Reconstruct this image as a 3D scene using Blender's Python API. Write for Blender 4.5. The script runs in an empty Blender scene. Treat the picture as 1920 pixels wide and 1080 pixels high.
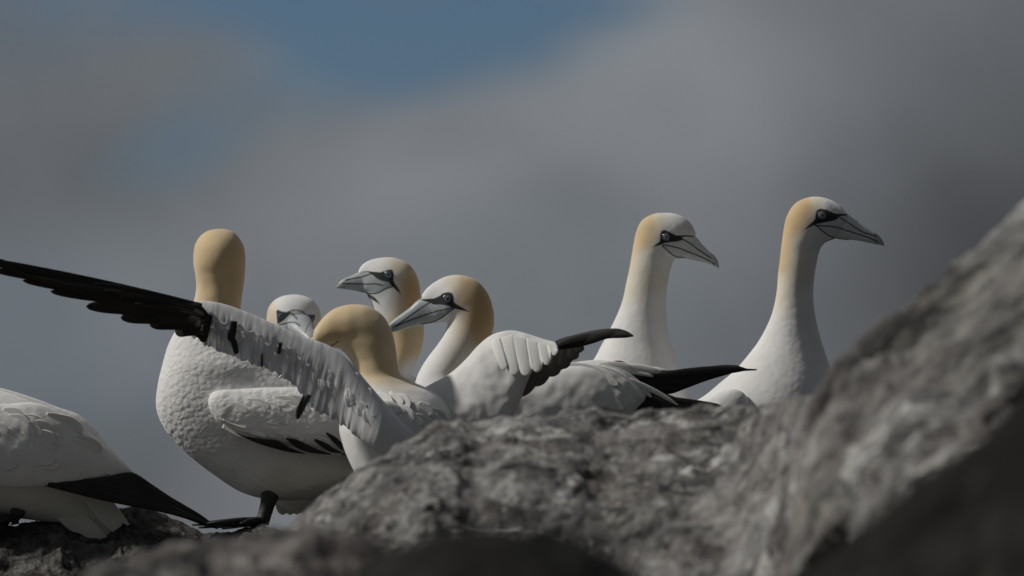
import bpy, math, random
import numpy as np
from mathutils import Vector

random.seed(7)
rng = np.random.default_rng(11)
S = bpy.context.scene
R = math.radians

# ---------------------------------------------------------------- camera
TILT = R(5.0); DIST = 12.0
CAM = np.array([0.0, -DIST*math.cos(TILT), -DIST*math.sin(TILT)])
cd = bpy.data.cameras.new('camera'); cam = bpy.data.objects.new('camera', cd)
S.collection.objects.link(cam); S.camera = cam
cam.location = CAM; cam.rotation_euler = (R(90)+TILT, 0, 0)
cd.sensor_width = 36; cd.lens = 225; cd.clip_start = 0.1; cd.clip_end = 20000
cd.dof.use_dof = True; cd.dof.focus_distance = DIST; cd.dof.aperture_fstop = 4.5

# ---------------------------------------------------------------- light
SUN_DIR = Vector((-0.74, -0.03, 0.66)).normalized()        # towards the sun
sl = bpy.data.lights.new('sun', 'SUN'); sun = bpy.data.objects.new('sun', sl)
S.collection.objects.link(sun)
sun.rotation_euler = SUN_DIR.to_track_quat('Z', 'Y').to_euler()
sl.energy = 5.0; sl.angle = R(3.5); sl.color = (1.0, 0.955, 0.88)
S.view_settings.view_transform = 'Standard'; S.view_settings.look = 'None'
S.view_settings.exposure = -0.88; S.view_settings.gamma = 1

def build_world():
    w = bpy.data.worlds.new('World'); S.world = w; w.use_nodes = True
    nt = w.node_tree; N = nt.nodes; L = nt.links; N.clear()
    out = N.new('ShaderNodeOutputWorld'); bg = N.new('ShaderNodeBackground')
    bg.inputs['Strength'].default_value = 0.1
    L.new(bg.outputs[0], out.inputs[0])
    sky = N.new('ShaderNodeTexSky'); sky.sky_type = 'NISHITA'; sky.sun_disc = False
    sky.sun_elevation = math.asin(SUN_DIR.z)
    sky.sun_rotation = math.atan2(SUN_DIR.x, SUN_DIR.y)
    tc = N.new('ShaderNodeTexCoord')
    # soft warp so that cloud edges wander
    wn = N.new('ShaderNodeTexNoise'); wn.inputs['Scale'].default_value = 9; wn.inputs['Detail'].default_value = 3
    L.new(tc.outputs['Generated'], wn.inputs['Vector'])
    sb = N.new('ShaderNodeVectorMath'); sb.operation = 'SUBTRACT'; sb.inputs[1].default_value = (.5, .5, .5)
    L.new(wn.outputs['Color'], sb.inputs[0])
    sc = N.new('ShaderNodeVectorMath'); sc.operation = 'SCALE'; sc.inputs['Scale'].default_value = 0.03
    L.new(sb.outputs[0], sc.inputs[0])
    wa = N.new('ShaderNodeVectorMath'); wa.operation = 'ADD'
    L.new(tc.outputs['Generated'], wa.inputs[0]); L.new(sc.outputs[0], wa.inputs[1])
    wsrc = wa.outputs[0]
    def math2(op, a, b):
        m = N.new('ShaderNodeMath'); m.operation = op
        for i, v in enumerate((a, b)):
            if hasattr(v, 'default_value'): L.new(v, m.inputs[i])
            else: m.inputs[i].default_value = v
        return m.outputs[0]
    def blob(px, py, rx, ry, rot=0.0, amp=1.0):
        el = TILT + (540-py)/12000.0; az = (px-960)/12000.0
        mp = N.new('ShaderNodeMapping'); mp.vector_type = 'TEXTURE'
        mp.inputs['Location'].default_value = (math.sin(az)*math.cos(el), math.cos(az)*math.cos(el), math.sin(el))
        mp.inputs['Rotation'].default_value = (0, R(rot), 0)
        mp.inputs['Scale'].default_value = (rx/12000.0, 0.12, ry/12000.0)
        L.new(wsrc, mp.inputs['Vector'])
        ln = N.new('ShaderNodeVectorMath'); ln.operation = 'LENGTH'; L.new(mp.outputs[0], ln.inputs[0])
        mr = N.new('ShaderNodeMapRange'); mr.interpolation_type = 'SMOOTHERSTEP'
        mr.inputs['From Min'].default_value = 0; mr.inputs['From Max'].default_value = 1
        mr.inputs['To Min'].default_value = amp; mr.inputs['To Max'].default_value = 0
        L.new(ln.outputs['Value'], mr.inputs['Value'])
        return mr.outputs[0]
    # wide cloud structure over the whole sky
    n1 = N.new('ShaderNodeTexNoise'); n1.inputs['Scale'].default_value = 6.5; n1.inputs['Detail'].default_value = 2.5
    n1.inputs['Roughness'].default_value = 0.42
    L.new(wsrc, n1.inputs['Vector'])
    bright = math2('MULTIPLY', math2('SUBTRACT', n1.outputs['Fac'], 0.5), 0.45)
    bright = math2('ADD', bright, 1.0)
    n2 = N.new('ShaderNodeTexNoise'); n2.inputs['Scale'].default_value = 19; n2.inputs['Detail'].default_value = 5
    n2.inputs['Roughness'].default_value = .5; n2.inputs['Distortion'].default_value = .25
    L.new(wsrc, n2.inputs['Vector'])
    bright = math2('ADD', bright, math2('MULTIPLY', math2('SUBTRACT', n2.outputs['Fac'], 0.5), 0.85))
    for b in BRIGHT: bright = math2('ADD', bright, blob(*b))
    # unseen sky behind and to the right is dimmed to weaken the fill
    nv = N.new('ShaderNodeVectorMath'); nv.operation = 'DOT_PRODUCT'; nv.inputs[1].default_value = (-.45, .80, .40)
    L.new(tc.outputs['Generated'], nv.inputs[0])
    dk = N.new('ShaderNodeMapRange'); dk.interpolation_type = 'SMOOTHSTEP'
    dk.inputs['From Min'].default_value = -.7; dk.inputs['From Max'].default_value = .72
    dk.inputs['To Min'].default_value = .38; dk.inputs['To Max'].default_value = 1
    L.new(nv.outputs['Value'], dk.inputs['Value']); bright = math2('MULTIPLY', bright, dk.outputs[0])
    blue = 0.0
    for b in BLUE: blue = math2('ADD', blue, blob(*b))
    blue = math2('ADD', blue, math2('MULTIPLY', math2('MULTIPLY', math2('SUBTRACT', 0.5, n2.outputs['Fac']), 3.4), blue))
    cl = N.new('ShaderNodeClamp'); L.new(blue, cl.inputs[0])
    grey = N.new('ShaderNodeVectorMath'); grey.operation = 'SCALE'; grey.inputs[0].default_value = CLOUD
    L.new(bright, grey.inputs['Scale'])
    sk = N.new('ShaderNodeVectorMath'); sk.operation = 'MULTIPLY'; sk.inputs[1].default_value = SKYMUL
    L.new(sky.outputs[0], sk.inputs[0])
    mx = N.new('ShaderNodeMix'); mx.data_type = 'RGBA'
    L.new(cl.outputs[0], mx.inputs['Factor']); L.new(grey.outputs[0], mx.inputs[6]); L.new(sk.outputs[0], mx.inputs[7])
    L.new(mx.outputs[2], bg.inputs['Color'])
CLOUD = (2.80, 2.98, 3.22)
SKYMUL = (0.52, 0.64, 0.78)
#          px    py   rx   ry  rot  amp
BRIGHT = [(1180, 90, 330, 150, -25, .12), (560, 110, 190, 110, 0, .16), (860, 270, 260, 90, 0, -.12), (1080, 260, 240, 110, 0, .08), (1250, 150, 620, 330, -10, .28), (720, 330, 640, 230, -12, .22), (330, 450, 380, 200, 0, .10),
          (60, 300, 480, 300, 0, -.28), (1880, 560, 760, 620, 0, -.50), (1250, 640, 700, 240, 0, -.12),
          (120, 900, 600, 330, 0, -.30), (80, 40, 520, 220, 0, -.22), (560, 850, 400, 200, 0, .12),
          (1900, 60, 420, 260, 0, -.15)]
BLUE = [(60, 660, 620, 420, 0, .22), (1000, 560, 700, 300, 0, .12), (850, 60, 520, 190, -6, .9), (600, 140, 480, 150, -14, .30), (290, 285, 230, 100, -20, .34),
        (380, -10, 560, 140, 0, .85), (60, 90, 420, 160, 0, .18), (1150, 10, 260, 90, 0, .45)]
build_world()

# ---------------------------------------------------------------- helpers
FWD = np.array([0, math.cos(TILT), math.sin(TILT)]); UP = np.array([0, -math.sin(TILT), math.cos(TILT)])
def W(px, py, y):
    """world point at world depth y (metres) for a spot of the picture plane measured in mm at 12 m"""
    px = np.asarray(px, float); py = np.asarray(py, float); y = np.asarray(y, float)
    u = (px-960)/12000.0; v = (540-py)/12000.0
    dy = FWD[1] + v*UP[1]; dz = FWD[2] + v*UP[2]
    t = (y-CAM[1])/dy
    return np.stack(np.broadcast_arrays(u*t, y, CAM[2]+dz*t), -1)

def smooth(e0, e1, x):
    t = np.clip((x-e0)/(e1-e0), 0, 1); return t*t*(3-2*t)

_perm = np.random.default_rng(3).permutation(256); _perm = np.concatenate([_perm, _perm])
_g = np.random.default_rng(4).normal(size=(256, 3)); _g /= np.linalg.norm(_g, axis=1)[:, None]
def perlin(p):
    pi = np.floor(p).astype(int); pf = p-pi; pi &= 255
    u = pf*pf*pf*(pf*(pf*6-15)+10); r = 0
    for dx in (0, 1):
        for dy in (0, 1):
            for dz in (0, 1):
                h = _perm[_perm[_perm[(pi[..., 0]+dx) & 255]+((pi[..., 1]+dy) & 255)]+((pi[..., 2]+dz) & 255)]
                d = (_g[h]*(pf-np.array([dx, dy, dz]))).sum(-1)
                wx = u[..., 0] if dx else 1-u[..., 0]; wy = u[..., 1] if dy else 1-u[..., 1]; wz = u[..., 2] if dz else 1-u[..., 2]
                r = r+d*wx*wy*wz
    return r
def fbm(p, octv=4, rough=.5, ridge=False):
    s = 0; a = 1.0
    for o in range(octv):
        n = perlin(p*(2.03**o)+o*17.3)
        if ridge: n = 0.5-np.abs(n)*1.6
        s = s+a*n; a *= rough
    return s

def mesh_obj(name, V, F, mat, parent=None, col=None, smooth_shade=True):
    me = bpy.data.meshes.new(name)
    V = np.asarray(V, float)
    if parent is not None: V = V-np.array(ROOTS[root_of(parent)])
    me.from_pydata(V.tolist(), [], F if isinstance(F, list) else F.tolist())
    me.update()
    if smooth_shade: me.polygons.foreach_set('use_smooth', [True]*len(me.polygons))
    if col is not None:
        a = me.color_attributes.new('Col', 'FLOAT_COLOR', 'POINT')
        c4 = np.ones((len(V), 4)); c4[:, :3] = col; a.data.foreach_set('color', c4.ravel())
    me.materials.append(mat)
    o = bpy.data.objects.new(name, me); S.collection.objects.link(o)
    if parent is not None: o.parent = parent
    return o
ROOTS = {}
def root_of(o):
    while o.parent is not None: o = o.parent
    return o.name
def thing(name, label, cat, loc, group=None):
    o = bpy.data.objects.new(name, None); S.collection.objects.link(o)
    o.empty_display_size = .1
    o.location = loc; ROOTS[o.name] = tuple(float(v) for v in loc)
    o['label'] = label; o['category'] = cat
    if group: o['group'] = group
    return o

def catmull(P, sub):
    """P (n,k) control rows; sub[i] steps in segment i"""
    n = len(P); out = []
    for i in range(n-1):
        p0 = P[i-1] if i > 0 else 2*P[i]-P[i+1]
        p1, p2 = P[i], P[i+1]
        p3 = P[i+2] if i+2 < n else 2*P[i+1]-P[i]
        # chord-limited tangents so uneven spacing does not overshoot
        d0 = np.linalg.norm((p1-p0)[:4])+1e-6; d1 = np.linalg.norm((p2-p1)[:4])+1e-6; d2 = np.linalg.norm((p3-p2)[:4])+1e-6
        m1 = ((p1-p0)/d0*d1+(p2-p1)/d1*d0)/(d0+d1)*d1
        m2 = ((p2-p1)/d1*d2+(p3-p2)/d2*d1)/(d1+d2)*d1
        for s in range(sub[i]):
            t = s/sub[i]; t2 = t*t; t3 = t2*t
            out.append((2*t3-3*t2+1)*p1+(t3-2*t2+t)*m1+(-2*t3+3*t2)*p2+(t3-t2)*m2)
    out.append(P[-1]); return np.array(out)

class MB:
    def __init__(s): s.V = []; s.F = []; s.C = []; s.Q = []; s.n = 0
    def add(s, V, F, C, Q=None):
        s.V.append(V); s.F += [tuple(i+s.n for i in f) for f in F]
        C = np.asarray(C, float)
        if C.ndim == 1: C = np.tile(C, (len(V), 1))
        s.C.append(C); s.n += len(V)
    def build(s, name, mat, parent): return mesh_obj(name, np.concatenate(s.V), s.F, mat, parent, np.concatenate(s.C))

def loft(st, y, N=48, step=5.0, col=(.8, .8, .8), paint=None, power=1.0, disp=None, mb=None):
    """st rows: x1,y1,x2,y2,w[,d1,d2]   edges of the section in mm, w half-thickness, d extra depth (mm) of each edge
       first and last rows may be closed points. y: depth in metres."""
    P = np.array([list(r)+[0]*(7-len(r)) for r in st], float)
    for r, q in zip(P, st):
        if len(q) == 6: r[6] = r[5]
    sub = [max(1, int(math.ceil(np.linalg.norm(((P[i+1][:2]+P[i+1][2:4])-(P[i][:2]+P[i][2:4]))/2)/step)),
               int(math.ceil(max(np.linalg.norm(P[i+1][:2]-P[i][:2]), np.linalg.norm(P[i+1][2:4]-P[i][2:4]))/(step*1.3)))) for i in range(len(P)-1)]
    Q = catmull(P, sub)
    Q[:, 4] = np.maximum(Q[:, 4], .15)
    p1 = np.stack([Q[:, 0], Q[:, 5], Q[:, 1]], 1); p2 = np.stack([Q[:, 2], Q[:, 6], Q[:, 3]], 1)
    c = (p1+p2)/2; a = (p1-p2)/2
    tan = np.gradient(c, axis=0)
    b = np.cross(a, tan); nb = np.linalg.norm(b, axis=1)[:, None]
    ok = nb[:, 0] > 1e-6
    b = np.where(nb > 1e-6, b/np.maximum(nb, 1e-9), 0)
    ref = b[ok][len(b[ok])//2]
    for i in range(len(b)):
        if not ok[i]: b[i] = b[i-1] if i else ref
        if i and np.dot(b[i], b[i-1]) < 0: b[i] = -b[i]
    # smooth the binormal
    for _ in range(3):
        bb = b.copy(); bb[1:-1] = (b[:-2]+2*b[1:-1]+b[2:])/4; b = bb/np.maximum(np.linalg.norm(bb, axis=1)[:, None], 1e-9)
    th = np.linspace(0, 2*math.pi, N, endpoint=False)
    ct, sn = np.cos(th), np.sin(th)
    if power != 1.0:
        ct = np.sign(ct)*np.abs(ct)**power; sn = np.sign(sn)*np.abs(sn)**power
    G = c[:, None, :]+a[:, None, :]*ct[None, :, None]+b[:, None, :]*(Q[:, 4][:, None, None]*sn[None, :, None])
    m = len(Q); G = G.reshape(-1, 3)
    if disp is not None: G = disp(G, m, N)
    px, dp, py = G[:, 0], G[:, 1], G[:, 2]
    V = W(px, py, y+dp/1000.0)
    idx = np.arange(m*N).reshape(m, N); F = []
    A = idx[:-1]; B = idx[1:]
    F = np.stack([A, np.roll(A, -1, 1), np.roll(B, -1, 1), B], -1).reshape(-1, 4).tolist()
    V = np.concatenate([V, W(c[0:1, 0], c[0:1, 2], y+c[0:1, 1]/1000), W(c[-1:, 0], c[-1:, 2], y+c[-1:, 1]/1000)])
    k = m*N
    F += [(int(idx[0][(j+1) % N]), int(idx[0][j]), k) for j in range(N)]
    F += [(int(idx[-1][j]), int(idx[-1][(j+1) % N]), k+1) for j in range(N)]
    px = np.append(px, [c[0, 0], c[-1, 0]]); py = np.append(py, [c[0, 2], c[-1, 2]]); dp = np.append(dp, [c[0, 1], c[-1, 1]])
    C = np.tile(np.array(col, float), (len(V), 1))
    if paint is not None: C = paint(C, px, py, dp)
    F = [tuple(f) for f in F]
    if mb is not None: mb.add(V, F, C)
    return V, F, C, (px, py, dp)

def sd_poly(px, py, poly):
    P = np.array(poly, float); d = np.full(len(px), 1e9); s = np.ones(len(px))
    n = len(P)
    for i in range(n):
        a = P[i]; b = P[i-1]
        e = b-a; wx = px-a[0]; wy = py-a[1]
        t = np.clip((wx*e[0]+wy*e[1])/max(e@e, 1e-9), 0, 1)
        d = np.minimum(d, (wx-e[0]*t)**2+(wy-e[1]*t)**2)
        c1 = py >= a[1]; c2 = py < b[1]; c3 = e[0]*wy > e[1]*wx
        flip = (c1 & c2 & c3) | (~c1 & ~c2 & ~c3)
        s = np.where(flip, -s, s)
    return s*np.sqrt(d)
def sd_line(px, py, pts):
    P = np.array(pts, float); d = np.full(len(px), 1e9)
    for a, b in zip(P[:-1], P[1:]):
        e = b-a; wx = px-a[0]; wy = py-a[1]
        t = np.clip((wx*e[0]+wy*e[1])/max(e@e, 1e-9), 0, 1)
        d = np.minimum(d, np.hypot(wx-e[0]*t, wy-e[1]*t))
    return d
def painter(layers):
    """layers: ('poly'|'line', pts, colour, soft|width[, strength])"""
    def f(C, px, py, dp):
        for ly in layers:
            if callable(ly): C = ly(C, px, py, dp); continue
            kind, pts, colr, s = ly[:4]; k = ly[4] if len(ly) > 4 else 1.0
            if kind == 'poly': m = 1-smooth(-s, s, sd_poly(px, py, pts))
            else: m = 1-smooth(s*.5-.5, s*.5+.7, sd_line(px, py, pts))
            m = (m*k)[:, None]; C = C*(1-m)+np.array(colr)*m
        return C
    return f

# ---------------------------------------------------------------- materials
def nodes(mat): mat.use_nodes = True; return mat.node_tree, mat.node_tree.nodes, mat.node_tree.links
def feather_mat(name, bump=.25, scale=85, rough=.85, fine=.15, sheen=.15, stretch=(1, 1, 1), dist=.004, vary=.06):
    m = bpy.data.materials.new(name); nt, N, L = nodes(m)
    b = N['Principled BSDF']; b.inputs['Roughness'].default_value = rough
    b.inputs['Sheen Weight'].default_value = sheen*1.6; b.inputs['Sheen Roughness'].default_value = .6
    b.inputs['Specular IOR Level'].default_value = .25
    at = N.new('ShaderNodeAttribute'); at.attribute_name = 'Col'
    tc = N.new('ShaderNodeTexCoord')
    mp = N.new('ShaderNodeMapping'); mp.inputs['Scale'].default_value = stretch; L.new(tc.outputs['Object'], mp.inputs[0])
    ns = N.new('ShaderNodeTexNoise'); ns.inputs['Scale'].default_value = scale*.5; ns.inputs['Detail'].default_value = 2
    L.new(mp.outputs[0], ns.inputs['Vector'])
    ad = N.new('ShaderNodeVectorMath'); ad.operation = 'MULTIPLY_ADD'; ad.inputs[1].default_value = (.018,)*3
    L.new(ns.outputs['Color'], ad.inputs[0]); L.new(mp.outputs[0], ad.inputs[2])
    vo = N.new('ShaderNodeTexVoronoi'); vo.feature = 'SMOOTH_F1'; vo.inputs['Scale'].default_value = scale
    vo.inputs['Smoothness'].default_value = .45
    L.new(ad.outputs[0], vo.inputs['Vector'])
    inv = N.new('ShaderNodeMath'); inv.operation = 'SUBTRACT'; inv.inputs[0].default_value = 1; L.new(vo.outputs['Distance'], inv.inputs[1])
    b1 = N.new('ShaderNodeBump'); b1.inputs['Strength'].default_value = bump; b1.inputs['Distance'].default_value = dist
    sx = N.new('ShaderNodeSeparateColor'); L.new(at.outputs['Color'], sx.inputs[0])
    df = N.new('ShaderNodeMath'); df.operation = 'SUBTRACT'; L.new(sx.outputs[0], df.inputs[0]); L.new(sx.outputs[2], df.inputs[1])
    sr = N.new('ShaderNodeMapRange'); sr.inputs['From Min'].default_value = .04; sr.inputs['From Max'].default_value = .26
    sr.inputs['To Min'].default_value = bump; sr.inputs['To Max'].default_value = bump*.12
    L.new(df.outputs[0], sr.inputs['Value']); L.new(sr.outputs[0], b1.inputs['Strength'])
    L.new(inv.outputs[0], b1.inputs['Height'])
    fn = N.new('ShaderNodeTexNoise'); fn.inputs['Scale'].default_value = 420; fn.inputs['Detail'].default_value = 3
    L.new(mp.outputs[0], fn.inputs['Vector'])
    b2 = N.new('ShaderNodeBump'); b2.inputs['Strength'].default_value = fine; b2.inputs['Distance'].default_value = .001
    L.new(fn.outputs['Fac'], b2.inputs['Height']); L.new(b1.outputs[0], b2.inputs['Normal'])
    L.new(b2.outputs[0], b.inputs['Normal'])
    # faint soiling of the plumage
    dn = N.new('ShaderNodeTexNoise'); dn.inputs['Scale'].default_value = 22; dn.inputs['Detail'].default_value = 5
    L.new(tc.outputs['Object'], dn.inputs['Vector'])
    mr = N.new('ShaderNodeMapRange'); mr.inputs['From Min'].default_value = .3; mr.inputs['From Max'].default_value = .7
    mr.inputs['To Min'].default_value = 1-vary*2; mr.inputs['To Max'].default_value = 1.0
    L.new(dn.outputs['Fac'], mr.inputs['Value'])
    ml = N.new('ShaderNodeVectorMath'); ml.operation = 'SCALE'; L.new(at.outputs['Color'], ml.inputs[0]); L.new(mr.outputs[0], ml.inputs['Scale'])
    L.new(ml.outputs[0], b.inputs['Base Color'])
    return m
M_CRINKLE = feather_mat('crinkled plumage', bump=.38, scale=84, fine=.22, dist=.0045, stretch=(1, 1, 1.25))
M_SOFT = feather_mat('soft plumage', bump=.16, scale=70, fine=.3, dist=.004)
M_SMOOTH = feather_mat('smooth plumage', bump=.07, scale=60, fine=.25)
M_WING = feather_mat('wing feathers', bump=.07, scale=40, fine=.25, stretch=(1, 1, .45), vary=.05)
M_BLACK = feather_mat('black flight feathers', bump=.10, scale=60, rough=.62, fine=.35, sheen=0, stretch=(.3, 1, 1), vary=.2)
def simple_mat(name, rough, spec=.5, bump=.0, scale=200, sub=0):
    m = bpy.data.materials.new(name); nt, N, L = nodes(m); b = N['Principled BSDF']
    b.inputs['Roughness'].default_value = rough; b.inputs['Specular IOR Level'].default_value = spec
    at = N.new('ShaderNodeAttribute'); at.attribute_name = 'Col'
    tc = N.new('ShaderNodeTexCoord'); n = N.new('ShaderNodeTexNoise'); n.inputs['Scale'].default_value = scale; n.inputs['Detail'].default_value = 4
    L.new(tc.outputs['Object'], n.inputs['Vector'])
    mr = N.new('ShaderNodeMapRange'); mr.inputs['To Min'].default_value = .8; mr.inputs['To Max'].default_value = 1.15
    L.new(n.outputs['Fac'], mr.inputs['Value'])
    ml = N.new('ShaderNodeVectorMath'); ml.operation = 'SCALE'; L.new(at.outputs['Color'], ml.inputs[0]); L.new(mr.outputs[0], ml.inputs['Scale'])
    L.new(ml.outputs[0], b.inputs['Base Color'])
    bp = N.new('ShaderNodeBump'); bp.inputs['Strength'].default_value = bump; bp.inputs['Distance'].default_value = .002
    L.new(n.outputs['Fac'], bp.inputs['Height']); L.new(bp.outputs[0], b.inputs['Normal'])
    return m
M_BILL = simple_mat('bill horn', .42, .5, .15, 160)
M_EYE = simple_mat('eye', .12, .7, 0, 100)
M_FOOT = simple_mat('webbed foot skin', .55, .4, .4, 220)

WHITE = (.80, .80, .775); BUFF = (.70, .53, .30); ORANGE = (.58, .36, .155); CREAM = (.76, .70, .55)
SKIN = (.012, .014, .019); BILLC = (.61, .65, .665); LINE = (.014, .017, .022); BLK = (.030, .028, .026)
BILLD = (.30, .33, .33)

# ---------------------------------------------------------------- bird parts
def loft_obj(name, st, y, mat, parent, **k):
    V, F, C, Q = loft(st, y, **k)
    return mesh_obj(name, V, F, mat, parent, C), V, Q

def feather(mb, p0, p1, width, y, d0=0, d1=0, col=WHITE, thick=1.6, bend=0., tip=.35, base=.45, N=12, jit=.03, step=6, point=.5):
    """one lens-shaped feather from p0 to p1 (mm), tip rounded"""
    p0 = np.array(p0, float); p1 = np.array(p1, float)
    e = p1-p0; ln = np.hypot(*e); t = e/ln; n = np.array([-t[1], t[0]])
    st = []
    for s in (0, .12, .3, .5, .68, .8, .88, .94, .98, 1.0):
        wd = base+(1-base)*min(1, s/.4)
        wd = wd if s < 1-tip else wd*max(0, 1-((s-(1-tip))/tip)**2)**point
        wd = max(wd, .03)*width/2
        c = p0+e*s+n*bend*4*s*(1-s)
        dd = d0+(d1-d0)*s
        a = c+n*wd; b = c-n*wd
        st.append((a[0], a[1], b[0], b[1], thick*(1 if s < .9 else .6), dd, dd))
    j = 1+random.uniform(-jit, jit)
    loft(st, y, N=N, step=step, col=tuple(np.array(col)*j), mb=mb)

def sf(Q, x, y, rad=7):
    qx, qy, qd = Q
    m = np.hypot(qx-x, qy-y) < rad
    if not m.any():
        i = np.argmin(np.hypot(qx-x, qy-y)); return float(qd[i])
    return float(qd[m].min())
def lay(mb, Q, a, b, wd, y, col=WHITE, thick=1.0, bend=0, tip=.5, base=.6, sink=4, lift=2.0, jit=.05, point=.5, step=4, N=12):
    """a feather laid on the near side of a surface whose points are Q"""
    feather(mb, a, b, wd, y, sf(Q, *a)+sink, sf(Q, *b)-lift, col, thick, bend, tip, base, N, jit, step, point)
def eye_part(parent, px, py, r, y, Q, side=-1, body_y=0):
    """a round eye seated in the head; side -1 near, +1 far"""
    qx, qy, qd = Q
    sel = (qd*side > 0) if side else (qd < 1e9)
    dist = np.hypot(qx-px, qy-py)+np.where(sel, 0, 1e6)
    i = np.argsort(dist)[:6]; surf = qd[i].mean()
    nu, nv = 20, 24; V = []; C = []
    for a in range(nu+1):
        ph = math.pi*a/nu
        for b in range(nv):
            th = 2*math.pi*b/nv
            rr = math.sin(ph); V.append((px+r*rr*math.cos(th), surf+side*(r*.42*math.cos(ph)-r*.05), py+r*rr*math.sin(th)))
            if math.cos(ph) < 0: C.append(SKIN)
            elif rr < .24: C.append((.008, .008, .010))
            elif rr < .62: C.append((.19, .225, .26))
            elif rr < .72: C.append((.05, .06, .075))
            elif rr < .86: C.append((.15, .185, .225))
            else: C.append(SKIN)
    V = np.array(V); P = W(V[:, 0], V[:, 2], y+V[:, 1]/1000)
    F = []
    for a in range(nu):
        for b in range(nv):
            F.append((a*nv+b, a*nv+(b+1) % nv, (a+1)*nv+(b+1) % nv, (a+1)*nv+b))
    return mesh_obj('eye', P, F, M_EYE, parent, np.array(C))

def tube(mb, pts, rad, col, N=10):
    pts = np.array(pts, float); n = len(pts); V = []
    for i in range(n):
        t = pts[min(i+1, n-1)]-pts[max(i-1, 0)]; t /= np.linalg.norm(t)+1e-9
        ref = np.array([0, 0, 1.]) if abs(t[2]) < .9 else np.array([0, 1., 0])
        u = np.cross(t, ref); u /= np.linalg.norm(u); v = np.cross(t, u)
        for k in range(N):
            a = 2*math.pi*k/N; V.append(pts[i]+rad[i]*(u*math.cos(a)+v*math.sin(a)))
    F = [(i*N+k, i*N+(k+1) % N, (i+1)*N+(k+1) % N, (i+1)*N+k) for i in range(n-1) for k in range(N)]
    F += [tuple(range(N))[::-1], tuple(range((n-1)*N, n*N))]
    mb.add(np.array(V), F, col)

def leg(parent, hip, ankle, toe_dir, foot_len=.095, rad=.012, col=(.03, .031, .03)):
    """hip and ankle world points; ankle is where the toes meet the ground"""
    hip = np.array(hip, float); ank = np.array(ankle, float)
    mb = MB(); mid = (hip+ank)/2
    k = [hip, hip*.7+ank*.3, mid, hip*.2+ank*.8+np.array([0, 0, .001]), ank+np.array([0, 0, .008])]
    tube(mb, k, [rad*1.35, rad*1.12, rad*.9, rad*.85, rad*1.0], col, 14)
    lg = mb.build('leg', M_FOOT, parent)
    f = np.array([toe_dir[0], toe_dir[1], 0.]); f /= np.linalg.norm(f); s = np.array([-f[1], f[0], 0])
    fb = MB(); tips = []
    for a, l in ((-.62, .82), (-.12, 1.0), (.34, .9), (.85, .6)):
        d = f*math.cos(a)+s*math.sin(a); tip = ank+d*foot_len*l; tips.append(tip)
        tube(fb, [ank+[0, 0, .012], ank+d*foot_len*l*.35+[0, 0, .011], ank+d*foot_len*l*.7+[0, 0, .007], tip+[0, 0, .003]], [.007, .0062, .0048, .002], col, 8)
    # webs between the toes
    for t0, t1 in zip(tips[:-1], tips[1:]):
        n = 8; V = []; F = []
        for lay in (.007, .0035):
            for i in range(n+1):
                for j in range(n+1):
                    q = t0*(1-j/n)+t1*(j/n); rr = (i/n)*(1-.16*math.sin(math.pi*j/n))
                    p = ank+(q-ank)*rr; V.append(p+[0, 0, lay*(1-.55*i/n)+.001])
        m = (n+1)*(n+1)
        for i in range(n):
            for j in range(n):
                a = i*(n+1)+j; F.append((a, a+1, a+n+2, a+n+1)); F.append((m+a, m+a+n+1, m+a+n+2, m+a+1))
        fb.add(np.array(V), F, col)
    fb.build('foot', M_FOOT, lg)
    return lg

def wpt(px, py, y): return W(px, py, y)
GZ = -0.452                                               # height of the ledge the birds stand on

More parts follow.
